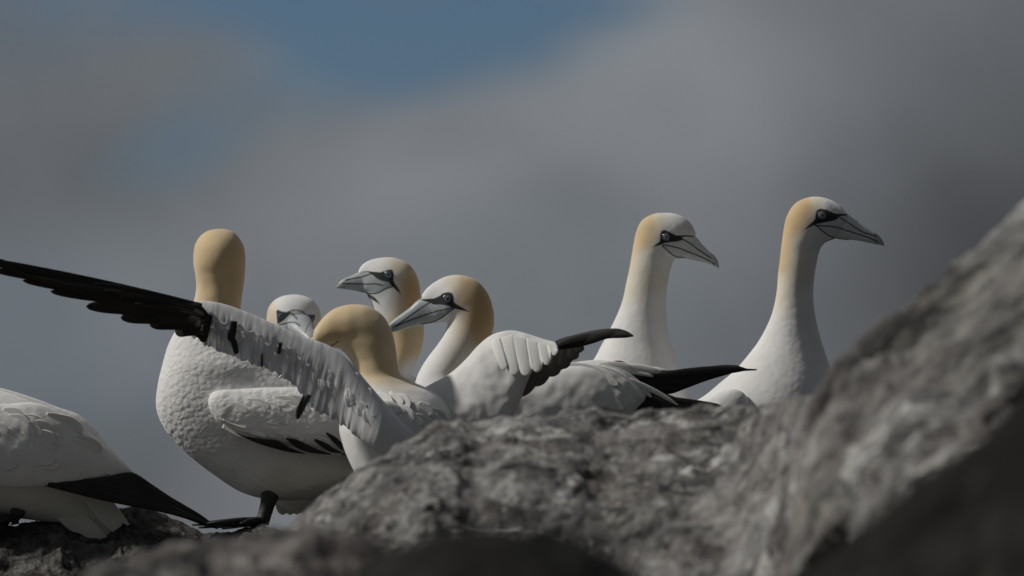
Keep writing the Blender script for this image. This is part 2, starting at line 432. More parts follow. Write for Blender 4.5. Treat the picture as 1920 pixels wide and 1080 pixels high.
# ================================================================ SETTING
def rock_mat(name, pale=.34, dark=.06, tint=(1, .97, .95), scale=1.0, lichen=.25, bump=.7, white=.3, slope=None):
    m = bpy.data.materials.new(name); nt, N, L = nodes(m); b = N['Principled BSDF']
    b.inputs['Roughness'].default_value = .92; b.inputs['Specular IOR Level'].default_value = .2
    tc = N.new('ShaderNodeTexCoord'); src = tc.outputs['Object']
    if slope is not None:                                  # streaks running along the bedding of the rock
        vr = N.new('ShaderNodeVectorRotate'); vr.rotation_type = 'Y_AXIS'; vr.inputs['Angle'].default_value = R(slope); L.new(src, vr.inputs['Vector'])
        vm = N.new('ShaderNodeVectorMath'); vm.operation = 'MULTIPLY'; vm.inputs[1].default_value = (.42, .8, 1.25); L.new(vr.outputs[0], vm.inputs[0]); src = vm.outputs[0]
    def noise(s, d=6, r=.6, dist=0):
        n = N.new('ShaderNodeTexNoise'); n.inputs['Scale'].default_value = s*scale; n.inputs['Detail'].default_value = d
        n.inputs['Roughness'].default_value = r; n.inputs['Distortion'].default_value = dist
        L.new(src, n.inputs['Vector']); return n
    def ramp(src, stops):
        c = N.new('ShaderNodeValToRGB'); L.new(src, c.inputs[0]); e = c.color_ramp.elements
        while len(e) < len(stops): e.new(.5)
        for k, (p, cc) in zip(e, stops): k.position = p; k.color = (*cc, 1)
        return c.outputs[0]
    def mix(f, a, bb, mode='MIX'):
        x = N.new('ShaderNodeMix'); x.data_type = 'RGBA'; x.blend_type = mode
        if isinstance(f, float): x.inputs['Factor'].default_value = f
        else: L.new(f, x.inputs['Factor'])
        for i, v in ((6, a), (7, bb)):
            if isinstance(v, tuple): x.inputs[i].default_value = (*v, 1)
            else: L.new(v, x.inputs[i])
        return x.outputs[2]
    t = np.array(tint)
    big = noise(11, 7, .66, .5)
    base = ramp(big.outputs['Fac'], [(.37, tuple(t*dark)), (.46, tuple(t*(dark*.6+pale*.4))), (.56, tuple(t*pale*.85)), (.68, tuple(t*pale*1.15))])
    pat = noise(3.6, 3, .55, .4)
    base = mix(1.0, base, ramp(pat.outputs['Fac'], [(.38, (.42,)*3), (.60, (1.0,)*3)]), 'MULTIPLY')
    pur = noise(5, 4, .5)
    c = mix(ramp(pur.outputs['Fac'], [(.45, (0, 0, 0)), (.62, (.75,)*3)]), base, mix(1.0, base, (.80, .74, .73), 'MULTIPLY'))
    li = noise(17, 6, .7, .3)
    c = mix(ramp(li.outputs['Fac'], [(.55, (0, 0, 0)), (.63, (lichen,)*3)]), c, (.42, .415, .36))
    gu = noise(7, 5, .62, .8)
    c = mix(ramp(gu.outputs['Fac'], [(.575, (0, 0, 0)), (.68, (white,)*3)]), c, (.62, .62, .61))
    sp = noise(38, 4, .6)
    c = mix(ramp(sp.outputs['Fac'], [(.56, (0, 0, 0)), (.66, (.6*white,)*3)]), c, (.46, .46, .455))
    cr = noise(30, 5, .7)
    c = mix(ramp(cr.outputs['Fac'], [(.30, (.8,)*3), (.42, (0, 0, 0))]), c, (.035, .032, .03))
    L.new(c, b.inputs['Base Color'])
    f1 = noise(60, 8, .7); f2 = noise(14, 6, .6, .3)
    b1 = N.new('ShaderNodeBump'); b1.inputs['Strength'].default_value = bump; b1.inputs['Distance'].default_value = .03
    L.new(f2.outputs['Fac'], b1.inputs['Height'])
    b2 = N.new('ShaderNodeBump'); b2.inputs['Strength'].default_value = bump*.7; b2.inputs['Distance'].default_value = .008
    L.new(f1.outputs['Fac'], b2.inputs['Height']); L.new(b1.outputs[0], b2.inputs['Normal']); L.new(b2.outputs[0], b.inputs['Normal'])
    return m

def rock_sheet(name, crest, mat, bottom=1500, rows=150, step=4.5, back=(.5, .25), rel=.03, relscale=7, shape=None,
               label=None, cat=None, kind=None, floor=-3.2, run=.5, seed=0, crest_rough=.006, backrows=40, dampen=None):
    """a rock surface: crest line [(x,y,depth)] in mm with a worn front face towards the viewer and a back that falls away"""
    cr = np.array(crest, float); xs = np.arange(cr[0, 0], cr[-1, 0]+step, step)
    cy = np.interp(xs, cr[:, 0], cr[:, 1]); cd_ = np.interp(xs, cr[:, 0], cr[:, 2])
    k = np.exp(-np.linspace(-2, 2, 9)**2); k /= k.sum()
    cyp = np.pad(cy, 4, mode='edge'); cy = np.convolve(cyp, k, 'valid')
    cdp = np.pad(cd_, 30, mode='edge'); k2 = np.hanning(61); k2 /= k2.sum(); cd_ = np.convolve(cdp, k2, 'valid')
    grid = []
    # back rows (from far bottom to the crest)
    P0 = W(xs, cy, cd_)
    for i in range(backrows, 0, -1):
        t = i/backrows
        p = P0.copy(); p[:, 1] += back[0]*t; p[:, 2] -= back[1]*t**1.5
        if i == backrows: p = p.copy(); p[:, 1] += .3; p[:, 2] = floor
        grid.append(p)
    nb = len(grid)
    for i in range(rows+1):
        t = (i/rows)**1.25
        py = cy+(bottom-cy)*t
        dpt = cd_-run*(1-np.exp(-3.2*t))/(1-np.exp(-3.2))*np.ones_like(xs)
        dpt -= .05*np.sqrt(np.clip(t*14, 0, 1))
        if shape is not None: dpt = dpt+shape(xs, py, t, cy)
        grid.append(W(xs, py, dpt))
    last = grid[-1].copy(); last[:, 2] = np.minimum(last[:, 2], floor); grid.append(last)
    G = np.array(grid); m, n = G.shape[:2]
    dv = np.gradient(G, axis=0); du = np.gradient(G, axis=1); nr = np.cross(du, dv); nr /= np.linalg.norm(nr, axis=2)[..., None]+1e-9
    q = G*relscale+seed
    wpn = np.stack([fbm(q*.5+7, 2), fbm(q*.5+31, 2), fbm(q*.5+57, 2)], -1)
    h = fbm(q+wpn*1.4, 5, .52, ridge=True)*rel+fbm(G*relscale*5+seed+9, 3, .6)*rel*.22
    amp = np.ones((m, 1)); 
    for i in range(m):
        dd = abs(i-nb); amp[i] = min(1, .25+dd/14.0)
    amp[0] = 0; amp[-1] = 0
    if dampen is not None: amp = amp*dampen(*proj(G))
    G = G+nr*(h*amp)[..., None]
    G[nb-2:nb+3, :, 2] += fbm(np.stack([xs*.02, xs*0, xs*0+seed], -1), 5, .6)[None]*crest_rough
    idx = np.arange(m*n).reshape(m, n)
    F = np.stack([idx[:-1, :-1], idx[:-1, 1:], idx[1:, 1:], idx[1:, :-1]], -1).reshape(-1, 4).tolist()
    me = bpy.data.meshes.new(name); me.from_pydata(G.reshape(-1, 3).tolist(), [], F); me.update()
    me.polygons.foreach_set('use_smooth', [True]*len(me.polygons)); me.materials.append(mat)
    o = bpy.data.objects.new(name, me); S.collection.objects.link(o)
    if label: o['label'] = label; o['category'] = cat
    if kind: o['kind'] = kind
    return o

def proj(G):
    d = G-CAM; dep = d@FWD
    return 960+d[..., 0]/dep*12000, 540-(d@UP)/dep*12000
def gauss(x, y, cx, cy, sx, sy): return np.exp(-((x-cx)/sx)**2-((y-cy)/sy)**2)

M_R1 = rock_mat('weathered grey rock', .28, .038, (1, .995, .99), 1.35, .35, .6, .7)
M_R2 = rock_mat('banded brown grey rock', .235, .04, (1, .98, .965), .85, .25, .55, .5, slope=42)
M_R3 = rock_mat('near dark rock', .22, .04, (1, .96, .94), .8, .25, .8, .3)
M_R4 = rock_mat('dark crusted rock', .20, .045, (1, .98, .93), 2.6, .25, 1.0, .2)
M_SHADE = rock_mat('rock with painted shade', .017, .010, (1, .96, .88), 1.0, .04, .5, .0)  # shade put into the base colour, near black all over
M_GR = rock_mat('island rock', .22, .06, (1, .97, .93), .15, .2, .6, .2)

def build_setting():
    # island ground: one sheet that slopes into the sea
    rad = np.concatenate([np.linspace(0, 20, 30), np.geomspace(21, 90, 16)]); th = np.linspace(0, 2*math.pi, 96, endpoint=False)
    V = []
    for r in rad:
        for a in th: V.append((r*math.cos(a), r*math.sin(a), -2.6-max(0, r-16)**1.25*.28))
    V = np.array(V); V[:, 2] += fbm(V*.25, 4)*.5
    n = len(th); F = [(i*n+j, i*n+(j+1) % n, (i+1)*n+(j+1) % n, (i+1)*n+j) for i in range(len(rad)-1) for j in range(n)]
    o = mesh_obj('ground', V, F, M_GR); o['kind'] = 'structure'
    ms = bpy.data.materials.new('sea water'); nt, N, L = nodes(ms); b = N['Principled BSDF']
    b.inputs['Base Color'].default_value = (.02, .045, .06, 1); b.inputs['Roughness'].default_value = .18
    tc = N.new('ShaderNodeTexCoord'); nz = N.new('ShaderNodeTexNoise'); nz.inputs['Scale'].default_value = .12; nz.inputs['Detail'].default_value = 8
    bp = N.new('ShaderNodeBump'); bp.inputs['Distance'].default_value = 1.2; bp.inputs['Strength'].default_value = .6
    L.new(tc.outputs['Object'], nz.inputs['Vector']); L.new(nz.outputs['Fac'], bp.inputs['Height']); L.new(bp.outputs[0], b.inputs['Normal'])
    s = 9000
    o = mesh_obj('sea', [(-s, -s, -28), (s, -s, -28), (s, s, -28), (-s, s, -28)], [(0, 1, 2, 3)], ms); o['kind'] = 'structure'
    # ledge the birds stand on
    cr = [(-1300, 1010, .05), (-500, 1000, .05), (-60, 985, .05), (0, 978, .03), (20, 984, .02), (60, 973, .02), (120, 972, .02), (165, 990, .02), (205, 985, .03), (215, 950, .05), (235, 944, .05), (262, 947, .05),
          (285, 950, .05), (310, 962, .05), (335, 970, .05), (355, 985, .05), (380, 997, .03), (430, 996, -.02), (470, 984, -.03), (500, 980, -.03), (530, 990, -.02), (570, 985, -.15), (640, 985, -.5), (1000, 985, -.55), (2000, 990, -.5), (3200, 1010, -.5)]
    rock_sheet('rock_ledge', cr, M_R4, back=(1.6, .10), rel=.022, relscale=11, kind='structure', run=.35, bottom=1650, step=4, rows=170, crest_rough=.012, seed=4, backrows=60)

def build_rocks():
    # the long rock in front of the flock
    cr = [(470, 1090, -1.70), (500, 1020, -1.70), (530, 985, -1.70), (560, 962, -1.70), (600, 930, -1.70), (640, 900, -1.70), (690, 862, -1.70), (740, 830, -1.65), (790, 798, -1.60), (820, 781, -1.60), (860, 778, -1.60), (900, 788, -1.60), (960, 774, -1.60),
          (1020, 772, -1.60), (1100, 766, -1.60), (1180, 768, -1.60), (1250, 764, -1.60), (1330, 760, -1.60), (1400, 757, -1.75), (1460, 752, -2.1), (1520, 736, -2.6), (1560, 715, -2.9), (1700, 690, -3.2), (2300, 640, -3.4)]
    def shp(x, py, t, cy):
        d = .10*gauss(x, py, 1000, 1050, 270, 60)
        d -= .16*gauss(x, py, 1270, 1040, 110, 110)
        d -= .10*gauss(x, py, 760, 900, 120, 60)
        d += .08*gauss(x, py, 1130, 880, 50, 90)-.07*gauss(x, py, 960, 860, 60, 60)
        return d
    rock_sheet('rock_outcrop', cr, M_R1, shape=shp, rel=.026, relscale=7, run=1.0, bottom=1500, rows=210, step=4, back=(.25, .5), crest_rough=.012,
               label='long mottled grey rock running across the middle in front of the gannets', cat='rock', seed=1)
    # the boulder rising at the right
    cr = [(1380, 1350, -3.20), (1430, 1200, -3.20), (1462, 1020, -3.10), (1486, 880, -3.05), (1510, 768, -3.05), (1540, 708, -3.10), (1565, 672, -3.10), (1595, 640, -3.10), (1640, 605, -3.10), (1700, 566, -3.10), (1760, 518, -3.10),
          (1805, 470, -3.10), (1850, 430, -3.10), (1890, 392, -3.10), (1915, 368, -3.10), (1960, 335, -3.10), (2100, 250, -3.10), (2400, 130, -3.10), (2800, 90, -3.10)]
    lip = np.array([(1280, 1400), (1400, 1240), (1480, 1110), (1560, 1010), (1650, 930), (1750, 862), (1850, 785), (1920, 720), (2100, 560), (2400, 380), (2800, 300)], float)
    def shp2(x, py, t, cy):
        l = np.interp(x, lip[:, 0], lip[:, 1])
        f = np.clip((py-cy)/np.maximum(l-cy, 30), 0, 1)
        d = -.42*f**1.1
        over = np.clip((py-l)/1000.0, 0, 2)
        d += 1.1*(1-np.exp(-over*3.2))
        return d
    damp = lambda px, py: 1-.85*smooth(-60, 60, py-np.interp(px, lip[:, 0], lip[:, 1]))
    rock_sheet('boulder', cr, M_R2, shape=shp2, dampen=damp, rel=.04, relscale=4.5, run=.05, bottom=1560, rows=220, step=4.5, back=(.5, .8), crest_rough=.022,
               label='big sloping boulder rising to the right edge with a dark overhang beneath', cat='rock', seed=5)
    # out-of-focus rock at the lower left
    cr = [(60, 1240, -3.7), (110, 1120, -3.7), (150, 1064, -3.7), (200, 1040, -3.7), (280, 1025, -3.7), (360, 1010, -3.7), (420, 998, -3.7), (480, 990, -3.7), (540, 992, -3.7), (600, 992, -3.7), (680, 1000, -3.7), (760, 1030, -3.7), (840, 1080, -3.7), (900, 1160, -3.7), (960, 1250, -3.7)]
    rock_sheet('near_rock', cr, M_R3, rel=.04, relscale=6, run=.5, bottom=1600, rows=130, step=4.5, back=(.4, .6), crest_rough=.012,
               label='blurred low rock closest to the viewer at the bottom left', cat='rock', seed=8)
def build_near():  # near rocks coloured almost black to stand in for shaded faces
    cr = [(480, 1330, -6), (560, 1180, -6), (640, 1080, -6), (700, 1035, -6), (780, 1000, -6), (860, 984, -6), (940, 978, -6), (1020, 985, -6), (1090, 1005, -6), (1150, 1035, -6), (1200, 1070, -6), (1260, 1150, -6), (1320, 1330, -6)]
    rock_sheet('shade_rock', cr, M_SHADE, rel=.02, relscale=7, run=.4, bottom=1500, rows=90, step=7, back=(.3, .5), label='rock with shade painted into its colour, a soft black blur at the bottom centre', cat='rock', seed=12)
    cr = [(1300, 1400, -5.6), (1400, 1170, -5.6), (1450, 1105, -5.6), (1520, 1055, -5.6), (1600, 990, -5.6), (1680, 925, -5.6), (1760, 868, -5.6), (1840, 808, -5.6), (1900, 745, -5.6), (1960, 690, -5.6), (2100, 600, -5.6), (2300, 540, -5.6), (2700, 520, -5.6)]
    rock_sheet('shade_rock', cr, M_SHADE, rel=.02, relscale=7, run=.4, bottom=1500, rows=110, step=7, back=(.4, .5), label='rock with shade painted into its colour, filling the lower right corner', cat='rock', seed=15)
build_setting()
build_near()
build_rocks()

# ================================================================ BIRDS
GRP = 'gannets gathered on the rocks'
HN = 176       # ring count of finely painted heads

def add_far_eye(): pass

# ---- A: bird leaving the picture at the left -------------------------------------------
def bird_a():
    y = 0.0
    t = thing('gannet', 'gannet cut off by the left edge, folded black wing tips over its pale tail', 'bird', (*W(30, 985, y)[:2], W(30, 985, y)[2]), GRP)
    buff = painter([('poly', [(-560, 380), (-330, 380), (-330, 660), (-430, 690), (-560, 600)], BUFF, 30, .9),
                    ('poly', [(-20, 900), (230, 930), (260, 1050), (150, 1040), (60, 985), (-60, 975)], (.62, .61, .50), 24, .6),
                    ('poly', [(-499, 498), (-472, 480), (-455, 492), (-450, 510), (-430, 522), (-455, 520), (-480, 520)], SKIN, 1.5)])
    st = [(-498, 505, -497, 520, 6), (-492, 478, -480, 545, 18), (-470, 458, -462, 556, 27), (-440, 450, -440, 560, 31), (-405, 458, -425, 568, 32), (-380, 485, -415, 585, 32), (-368, 530, -428, 600, 33), (-352, 590, -440, 650, 38),
          (-320, 650, -420, 740, 60), (-260, 700, -380, 830, 88), (-170, 722, -280, 910, 104), (-80, 726, -140, 955, 108), (0, 732, -20, 966, 104), (70, 760, 60, 975, 88), (120, 800, 118, 985, 66), (160, 850, 150, 996, 46), (190, 900, 172, 1005, 30), (212, 945, 186, 1014, 16), (226, 975, 195, 1022, 9), (232, 990, 206, 1020, 5)]
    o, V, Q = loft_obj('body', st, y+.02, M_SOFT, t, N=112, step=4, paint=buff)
    eye_part(t, -465, 498, 8, y+.02, Q, -1); eye_part(t, -465, 498, 8, y+.02, Q, 1)
    bl = [(-470, 490, -470, 545, 12), (-492, 498, -484, 545, 15), (-530, 512, -515, 545, 11), (-570, 530, -562, 549, 7), (-596, 545, -594, 553, 3)]
    loft_obj('bill', bl, y+.02, M_BILL, t, N=40, step=3, col=BILLC)
    # tail: a stiff pale wedge
    mb = MB()
    for k, (a, b) in enumerate([((130, 900), (250, 1030)), ((110, 915), (238, 1036)), ((90, 930), (222, 1040)), ((150, 900), (258, 1020))]):
        feather(mb, a, b, 44, y, 0-k*7, 0-k*7, (.64, .63, .57), 2.0, 3, .6, .8, point=.7)
    mb.build('tail', M_WING, t)
    # far wing rising behind the back line
    far = [(-250, 700, -250, 800, 6), (-150, 712, -150, 880, 20), (0, 727, 0, 900, 24), (60, 745, 60, 905, 22), (110, 764, 105, 905, 18), (150, 779, 140, 900, 14), (178, 803, 165, 895, 11), (215, 848, 200, 893, 8), (252, 886, 250, 893, 3)]
    loft_obj('wing', far, y+.085, M_SOFT, t, N=48, step=5)
    near = [(-262, 770, -258, 790, 5, 20), (-235, 742, -240, 850, 20, 10), (-160, 745, -170, 900, 27), (-60, 758, -60, 915, 30), (10, 757, 0, 915, 32, 2), (75, 757, 80, 913, 30, 5), (130, 783, 130, 908, 25, 12), (175, 817, 175, 902, 19, 22), (215, 853, 215, 897, 12, 32), (245, 880, 243, 892, 5, 40), (254, 887, 253, 890, 2, 42)]
    w, V, Q = loft_obj('wing', near, y-.075, M_SOFT, t, N=96, step=4, disp=wavy(1.6, .05))
    mb = MB()
    for i in range(34):
        x = random.uniform(-150, 205); f = random.random(); top = np.interp(x, [-150, 75, 150, 250], [755, 768, 805, 880]); bt = 900
        y0 = top+f*(bt-top)*.8; ln = random.uniform(38, 70)*min(1, (262-x)/110); sl = np.interp(x, [-150, 60, 220], [.02, .30, .62])*(1.15-f*.9)
        lay(mb, Q, (x, y0), (x+ln, min(y0+ln*sl, bt-2)), random.uniform(18, 28), y-.075, (.77, .77, .755), .35, -2, .5, .6, sink=4, lift=0, jit=.04)
    mb.build('covert_feathers', M_WING, w)
    mb = MB()
    loft([(82, 908, 84, 912, 1.5, -20), (150, 899, 152, 924, 4, -14), (200, 893, 203, 932, 5, -8), (252, 887, 258, 943, 5, 0), (285, 908, 286, 951, 5, 6), (318, 930, 314, 961, 4, 10), (350, 949, 346, 972, 3, 14), (378, 966, 376, 983, 2.4, 18), (398, 981, 396, 989, 1.5, 20), (409, 991, 408, 992.5, .5, 22)], y-.055, N=32, step=4, col=BLK, mb=mb)
    fs = [((170, 905), (406, 989), 26, -8), ((110, 905), (380, 978), 22, -14), ((90, 908), (340, 968), 20, -18)]
    for a, b, wd, d in fs: feather(mb, a, b, wd, y-.055, d-8, d+25, BLK, 2.0, -3, .85, .5, 14, .1, point=1.0)
    mb.build('flight_feathers', M_BLACK, w)
    f = W(28, 985, y)
    leg(t, W(34, 955, y-.02), f+np.array([0, -.02, 0]), (-1, -.2)); leg(t, W(20, 955, y+.07), f+np.array([-.03, .07, 0]), (-1, .2))

def wavy(amp, sc):
    """soft ripples so plumage is not a perfect ellipsoid"""
    def f(G, m, N):
        n = fbm(np.stack([G[:, 0]*sc*.6, G[:, 1]*sc*.6, G[:, 2]*sc*.6], -1), 2)*.8
        G = G.copy(); G[:, 1] += n*amp*2.2*np.sign(G[:, 1]+1e-3); G[:, 2] += n*amp*.25
        return G
    return f

# ---- B: tall standing bird seen from behind ---------------------------------------------
def bird_b():
    y = 0.03
    t = thing('gannet', 'tall standing gannet with the back of its buff head towards us', 'bird', tuple(W(490, 988, y)), GRP)
    pt = painter([('poly', [(340, 400), (480, 400), (475, 560), (465, 610), (400, 600), (362, 572), (350, 500)], (.70, .54, .315), 26, 1.0),
                  ('poly', [(425, 430), (475, 440), (470, 560), (452, 620), (425, 610)], (.60, .43, .23), 16, .5),
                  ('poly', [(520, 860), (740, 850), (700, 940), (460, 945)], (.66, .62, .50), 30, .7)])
    st = [(405, 429, 420, 429, 8), (389, 433, 436, 434, 24), (376, 442, 446, 443, 38), (366, 458, 456, 459, 50), (362.5, 478, 460, 478, 55), (363, 497, 460, 497, 54), (366, 515, 459, 516, 48), (368, 535, 456.5, 538, 43), (365, 558, 453, 562, 42),
          (355, 585, 452, 595, 46), (334, 612, 466, 628, 58), (316, 645, 490, 655, 74), (304, 685, 525, 678, 90), (295, 725, 570, 695, 92), (293, 765, 620, 712, 92), (308, 803, 665, 735, 90), (350, 850, 700, 765, 86),
          (405, 893, 730, 795, 82), (455, 924, 748, 825, 76), (505, 937, 765, 845, 72), (560, 938, 778, 865, 58), (620, 934, 785, 885, 45), (690, 925, 790, 900, 30), (770, 915, 800, 908, 12)]
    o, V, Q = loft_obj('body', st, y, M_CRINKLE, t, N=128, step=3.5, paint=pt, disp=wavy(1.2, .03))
    # bill points away from us
    loft_obj('bill', [(385, 475, 440, 475, 14, 45), (392, 485, 432, 485, 15, 60), (400, 498, 424, 498, 10, 110), (408, 510, 414, 510, 3, 150)], y, M_BILL, t, N=32, step=4, col=BILLC)
    wing = [(392, 748, 393, 757, 4, 4), (397, 738, 396, 772, 13, 2), (409, 732, 410, 793, 22), (440, 730, 441, 815, 29), (490, 727, 485, 829, 32), (545, 726, 540, 838, 33), (600, 728, 600, 848, 32), (660, 742, 660, 858, 28), (720, 770, 720, 868, 22), (780, 800, 775, 878, 14), (840, 850, 838, 882, 5)]
    w, V, Q = loft_obj('wing', wing, y-.094, M_CRINKLE, t, N=96, step=4, disp=wavy(1.4, .05))
    mir = [tuple(r[:5]) for r in wing]
    loft_obj('wing', mir, y+.085, M_SOFT, t, N=40, step=8)
    mb = MB()
    for rows in ([(442, 811, 442, 812, .5), (471, 820, 472, 827, 1.2), (495, 823, 494, 835, 1.6), (520, 826, 518, 842, 1.6), (541, 838, 538, 847, 1.3), (573, 850.5, 572, 851.5, .5)],
                 [(537, 820, 536, 823, .6), (556, 824, 552, 837, 1.4), (575, 833, 571, 846, 1.5), (600, 844, 597, 851, 1.2), (622, 851, 621, 852.5, .5)],
                 [(590, 822, 589, 826, .6), (608, 829, 604, 839, 1.2), (626, 840, 622, 848, 1.2), (642, 849, 641, 850.5, .5)],
                 [(612, 810, 611, 813, .6), (630, 820, 626, 830, 1.2), (646, 835, 642, 844, 1.2), (662, 851, 661, 852.5, .5)],
                 [(640, 850, 640, 852, .6), (680, 852, 680, 866, 1.4), (740, 862, 740, 878, 1.4), (820, 880, 820, 886, .8), (850, 886, 850, 887, .5)]):
        loft([q+(sf(Q, q[0], q[1], 9)-2.5, sf(Q, q[2], q[3]-4, 9)-2.5) for q in rows], y-.094, N=16, step=3, col=BLK, mb=mb)
    mb.build('flight_feathers', M_BLACK, w)
    mb = MB()
    for i in range(44):
        x = random.uniform(415, 640); f = random.random(); y0 = 738+f*60+(x-400)*.06
        ln = random.uniform(34, 52)
        lay(mb, Q, (x, y0), (x+ln, y0+ln*(.16+.34*f)), random.uniform(15, 22), y-.094, (.76, .76, .74), .35, -2, .5, .6, sink=4, lift=0, jit=.04)
    mb.build('covert_feathers', M_WING, w)
    mb = MB()
    for k in range(6): feather(mb, (740, 870+k*4), (900+k*6, 930+k*5), 36, y, -20+k*8, -20+k*8, (.6, .58, .52), 2, 4)
    mb.build('tail', M_WING, t)
    a = W(490, 988, y-.03)
    leg(t, W(512, 908, y-.03), a, (-1, -.25), .13, .0150); leg(t, W(511, 912, y+.04), a+np.array([-.004, .06, 0]), (-1, .1), .12, .0125)

# ---- profile heads share one routine ----------------------------------------------------
def head_paint(bill, mask, culmen, mouth, jaw, buff, extra=(), lw=2.1, horn=None):
    ly = list(buff)+[('poly', bill, horn or BILLC, .8)]+list(extra)+[('line', culmen, LINE, lw), ('line', mouth, LINE, lw), ('line', jaw, LINE, lw), ('poly', mask, SKIN, .8)]
    return painter(ly)

def profile_bird(t, y, st, bill, paint, eye, er, N=HN, mat=M_SMOOTH, step=1.7, ripple=.6):
    o, V, Q = loft_obj('body', st, y, mat, t, N=N, step=step, paint=paint, disp=wavy(ripple, .03))
    loft_obj('bill', bill, y, M_BILL, t, N=112, step=1.0, col=BILLC, paint=paint, power=.85)
    eye_part(t, *eye, er, y, Q, -1); eye_part(t, *eye, er, y, Q, 1)
    return Q

# ---- C: bird with spread wings ------------------------------------------------------------
def bird_c():
    y = -0.33
    t = thing('gannet', 'gannet with both wings open, long black wing tip reaching the left edge', 'bird', (*W(750, 985, y)[:2], GZ), GRP)
    pt = painter([('poly', [(560, 540), (780, 540), (775, 722), (700, 722), (640, 700), (560, 660)], (.70, .555, .345), 22, 1.0),
                  ('poly', [(590, 650), (625, 600), (660, 610), (640, 640), (600, 660)], (.55, .36, .17), 14, .6),
                  ('poly', [(600, 668), (628, 640), (650, 645), (668, 680), (650, 700), (610, 690)], (.66, .58, .42), 8, .7),
                  ('line', [(618, 650), (626, 646), (634, 640)], LINE, 2.0)])
    st = [(720, 945, 790, 945, 30), (690, 925, 820, 925, 64), (662, 880, 850, 885, 92), (643, 835, 858, 840, 104), (636, 800, 855, 800, 104), (645, 768, 845, 765, 92), (658, 738, 815, 735, 72), (668, 716, 775, 716, 54), (668, 700, 752, 703, 44),
          (661, 682, 745.5, 680, 41), (650, 666, 742, 652, 40), (638, 655, 735, 622, 39), (626, 652, 718, 592, 38), (613, 652, 690, 574, 37), (602, 652, 657, 571, 35), (593, 650, 625, 580, 31), (587, 645, 602, 600, 24), (585, 638, 589, 618, 14)]
    o, V, Q = loft_obj('body', st, y, M_SMOOTH, t, N=128, step=2.5, paint=pt, disp=wavy(1.5, .035))
    QB = Q; eye_part(t, 603, 662, 6, y, Q, -1); eye_part(t, 603, 662, 6, y, Q, 1)
    loft_obj('bill', [(605, 630, 615, 668, 12), (588, 632, 598, 665, 14), (560, 660, 575, 682, 10), (535, 690, 545, 702, 5), (522, 708, 524, 711, 1.5)], y, M_BILL, t, N=32, step=3, col=BILLC)
    # ---------- left wing (stretched to the left)
    lead = [(-40, 484), (22, 497), (95, 522), (165, 535), (230, 543), (300, 554), (350, 567), (385, 565), (430, 573), (500, 601), (560, 627), (620, 650), (655, 677), (688, 716), (720, 752), (752, 785)]
    edge_l = [(356, 567), (380, 564.5), (400, 566), (430, 573), (460, 584), (500, 601), (560, 627), (620, 650), (655, 677), (690, 718), (722, 755), (756, 792), (785, 818)]
    edge_t = [(360, 630), (376, 641), (398, 652), (434, 668), (462, 677), (492, 689), (546, 718), (590, 768), (636, 792), (668, 818), (704, 846), (752, 864), (782, 866)]
    thick = [3, 6, 8, 9, 10, 12, 14, 17, 20, 24, 28, 22, 8]
    sheet = [(a[0], a[1], b[0], b[1], k, -88-min(i, 9)*2, -88-min(i, 9)*2) for i, (a, b, k) in enumerate(zip(edge_l, edge_t, thick))]
    def pleat(G, m, N):
        G = G.copy().reshape(m, N, 3); th = np.linspace(0, 2*math.pi, N, endpoint=False); v = (1-np.cos(th))/2      # 0 leading, 1 trailing
        cx = G[:, :, 0].mean(1)[:, None]
        n = fbm(np.stack([cx*.045+v[None]*.25, v[None]*1.1+0*cx, 0*cx+v[None]*0], -1), 3, .6)
        n2 = fbm(np.stack([cx*.14+v[None]*.3, v[None]*.5+0*cx, 0*cx+5.5+v[None]*0], -1), 2, .6)
        k = smooth(.04, .5, v)[None]*(1-smooth(640, 730, cx)*.7)
        G[:, :, 1] += k*(n*2.6+n2*1.2)
        # feathers end unevenly along the trailing edge
        e = fbm(np.stack([cx[:, 0]*.09, 0*cx[:, 0], 0*cx[:, 0]+2.2], -1), 3, .7)[:, None]
        G[:, :, 2] += smooth(.6, 1, v)[None]*e*9*(1-smooth(640, 700, cx))
        # flatten the section towards the trailing edge: a feather sheet, not a tube
        d0 = -88-np.minimum(9, 0)*2
        mid = G[:, :, 1].mean(1)[:, None]
        G[:, :, 1] = mid+(G[:, :, 1]-mid)*(1-.72*smooth(.25, .8, v)[None]*(1-smooth(620, 720, cx)))
        return G.reshape(-1, 3)
    def streaks(C, px, py, dp):
        q = np.stack([px*.10+py*.015, py*.012, 0*px+1.7], -1); n = fbm(q, 4, .65)
        base = np.array([.70, .71, .735]); k = np.clip(1+n*.5, .6, 1.2)*(1-smooth(660, 720, px))+smooth(660, 720, px)
        return base[None]*k[:, None]
    w, V, Q = loft_obj('wing', sheet, y, M_WING, t, N=144, step=2, paint=streaks, disp=pleat)
    cv = MB()
    for i in range(46):
        f = random.uniform(0, 7.6); k = int(f); u = f-k; k += 2
        L0 = np.array(edge_l[k])*(1-u)+np.array(edge_l[k+1])*u; B0 = np.array(edge_t[k])*(1-u)+np.array(edge_t[k+1])*u
        fr = random.uniform(.05, .30); to = fr+random.uniform(.25, .45)
        a = L0*(1-fr)+B0*fr; b = L0*(1-to)+B0*to
        lay(cv, Q, tuple(a), tuple(b), random.uniform(14, 24), y, (.73, .74, .76), .35, random.uniform(-2, 2), .55, .4, sink=4, lift=.2, jit=.08)
    cv.build('covert_feathers', M_WING, w)
    # black marks: dark feathers showing between the white ones
    for a, b, wd in [((392, 590), (379, 642), 17), ((439, 602), (432, 640), 15), ((434, 628), (444, 664), 11), ((526, 642), (522, 664), 8), ((491, 662), (491, 690), 4)]:
        dk = MB(); feather(dk, a, b, wd, y, sf(Q, *a)-2, sf(Q, *b)-3, BLK, 1.2, 0, .2, .85, 10, .05, step=4); dk.build('dark_feather', M_BLACK, w)
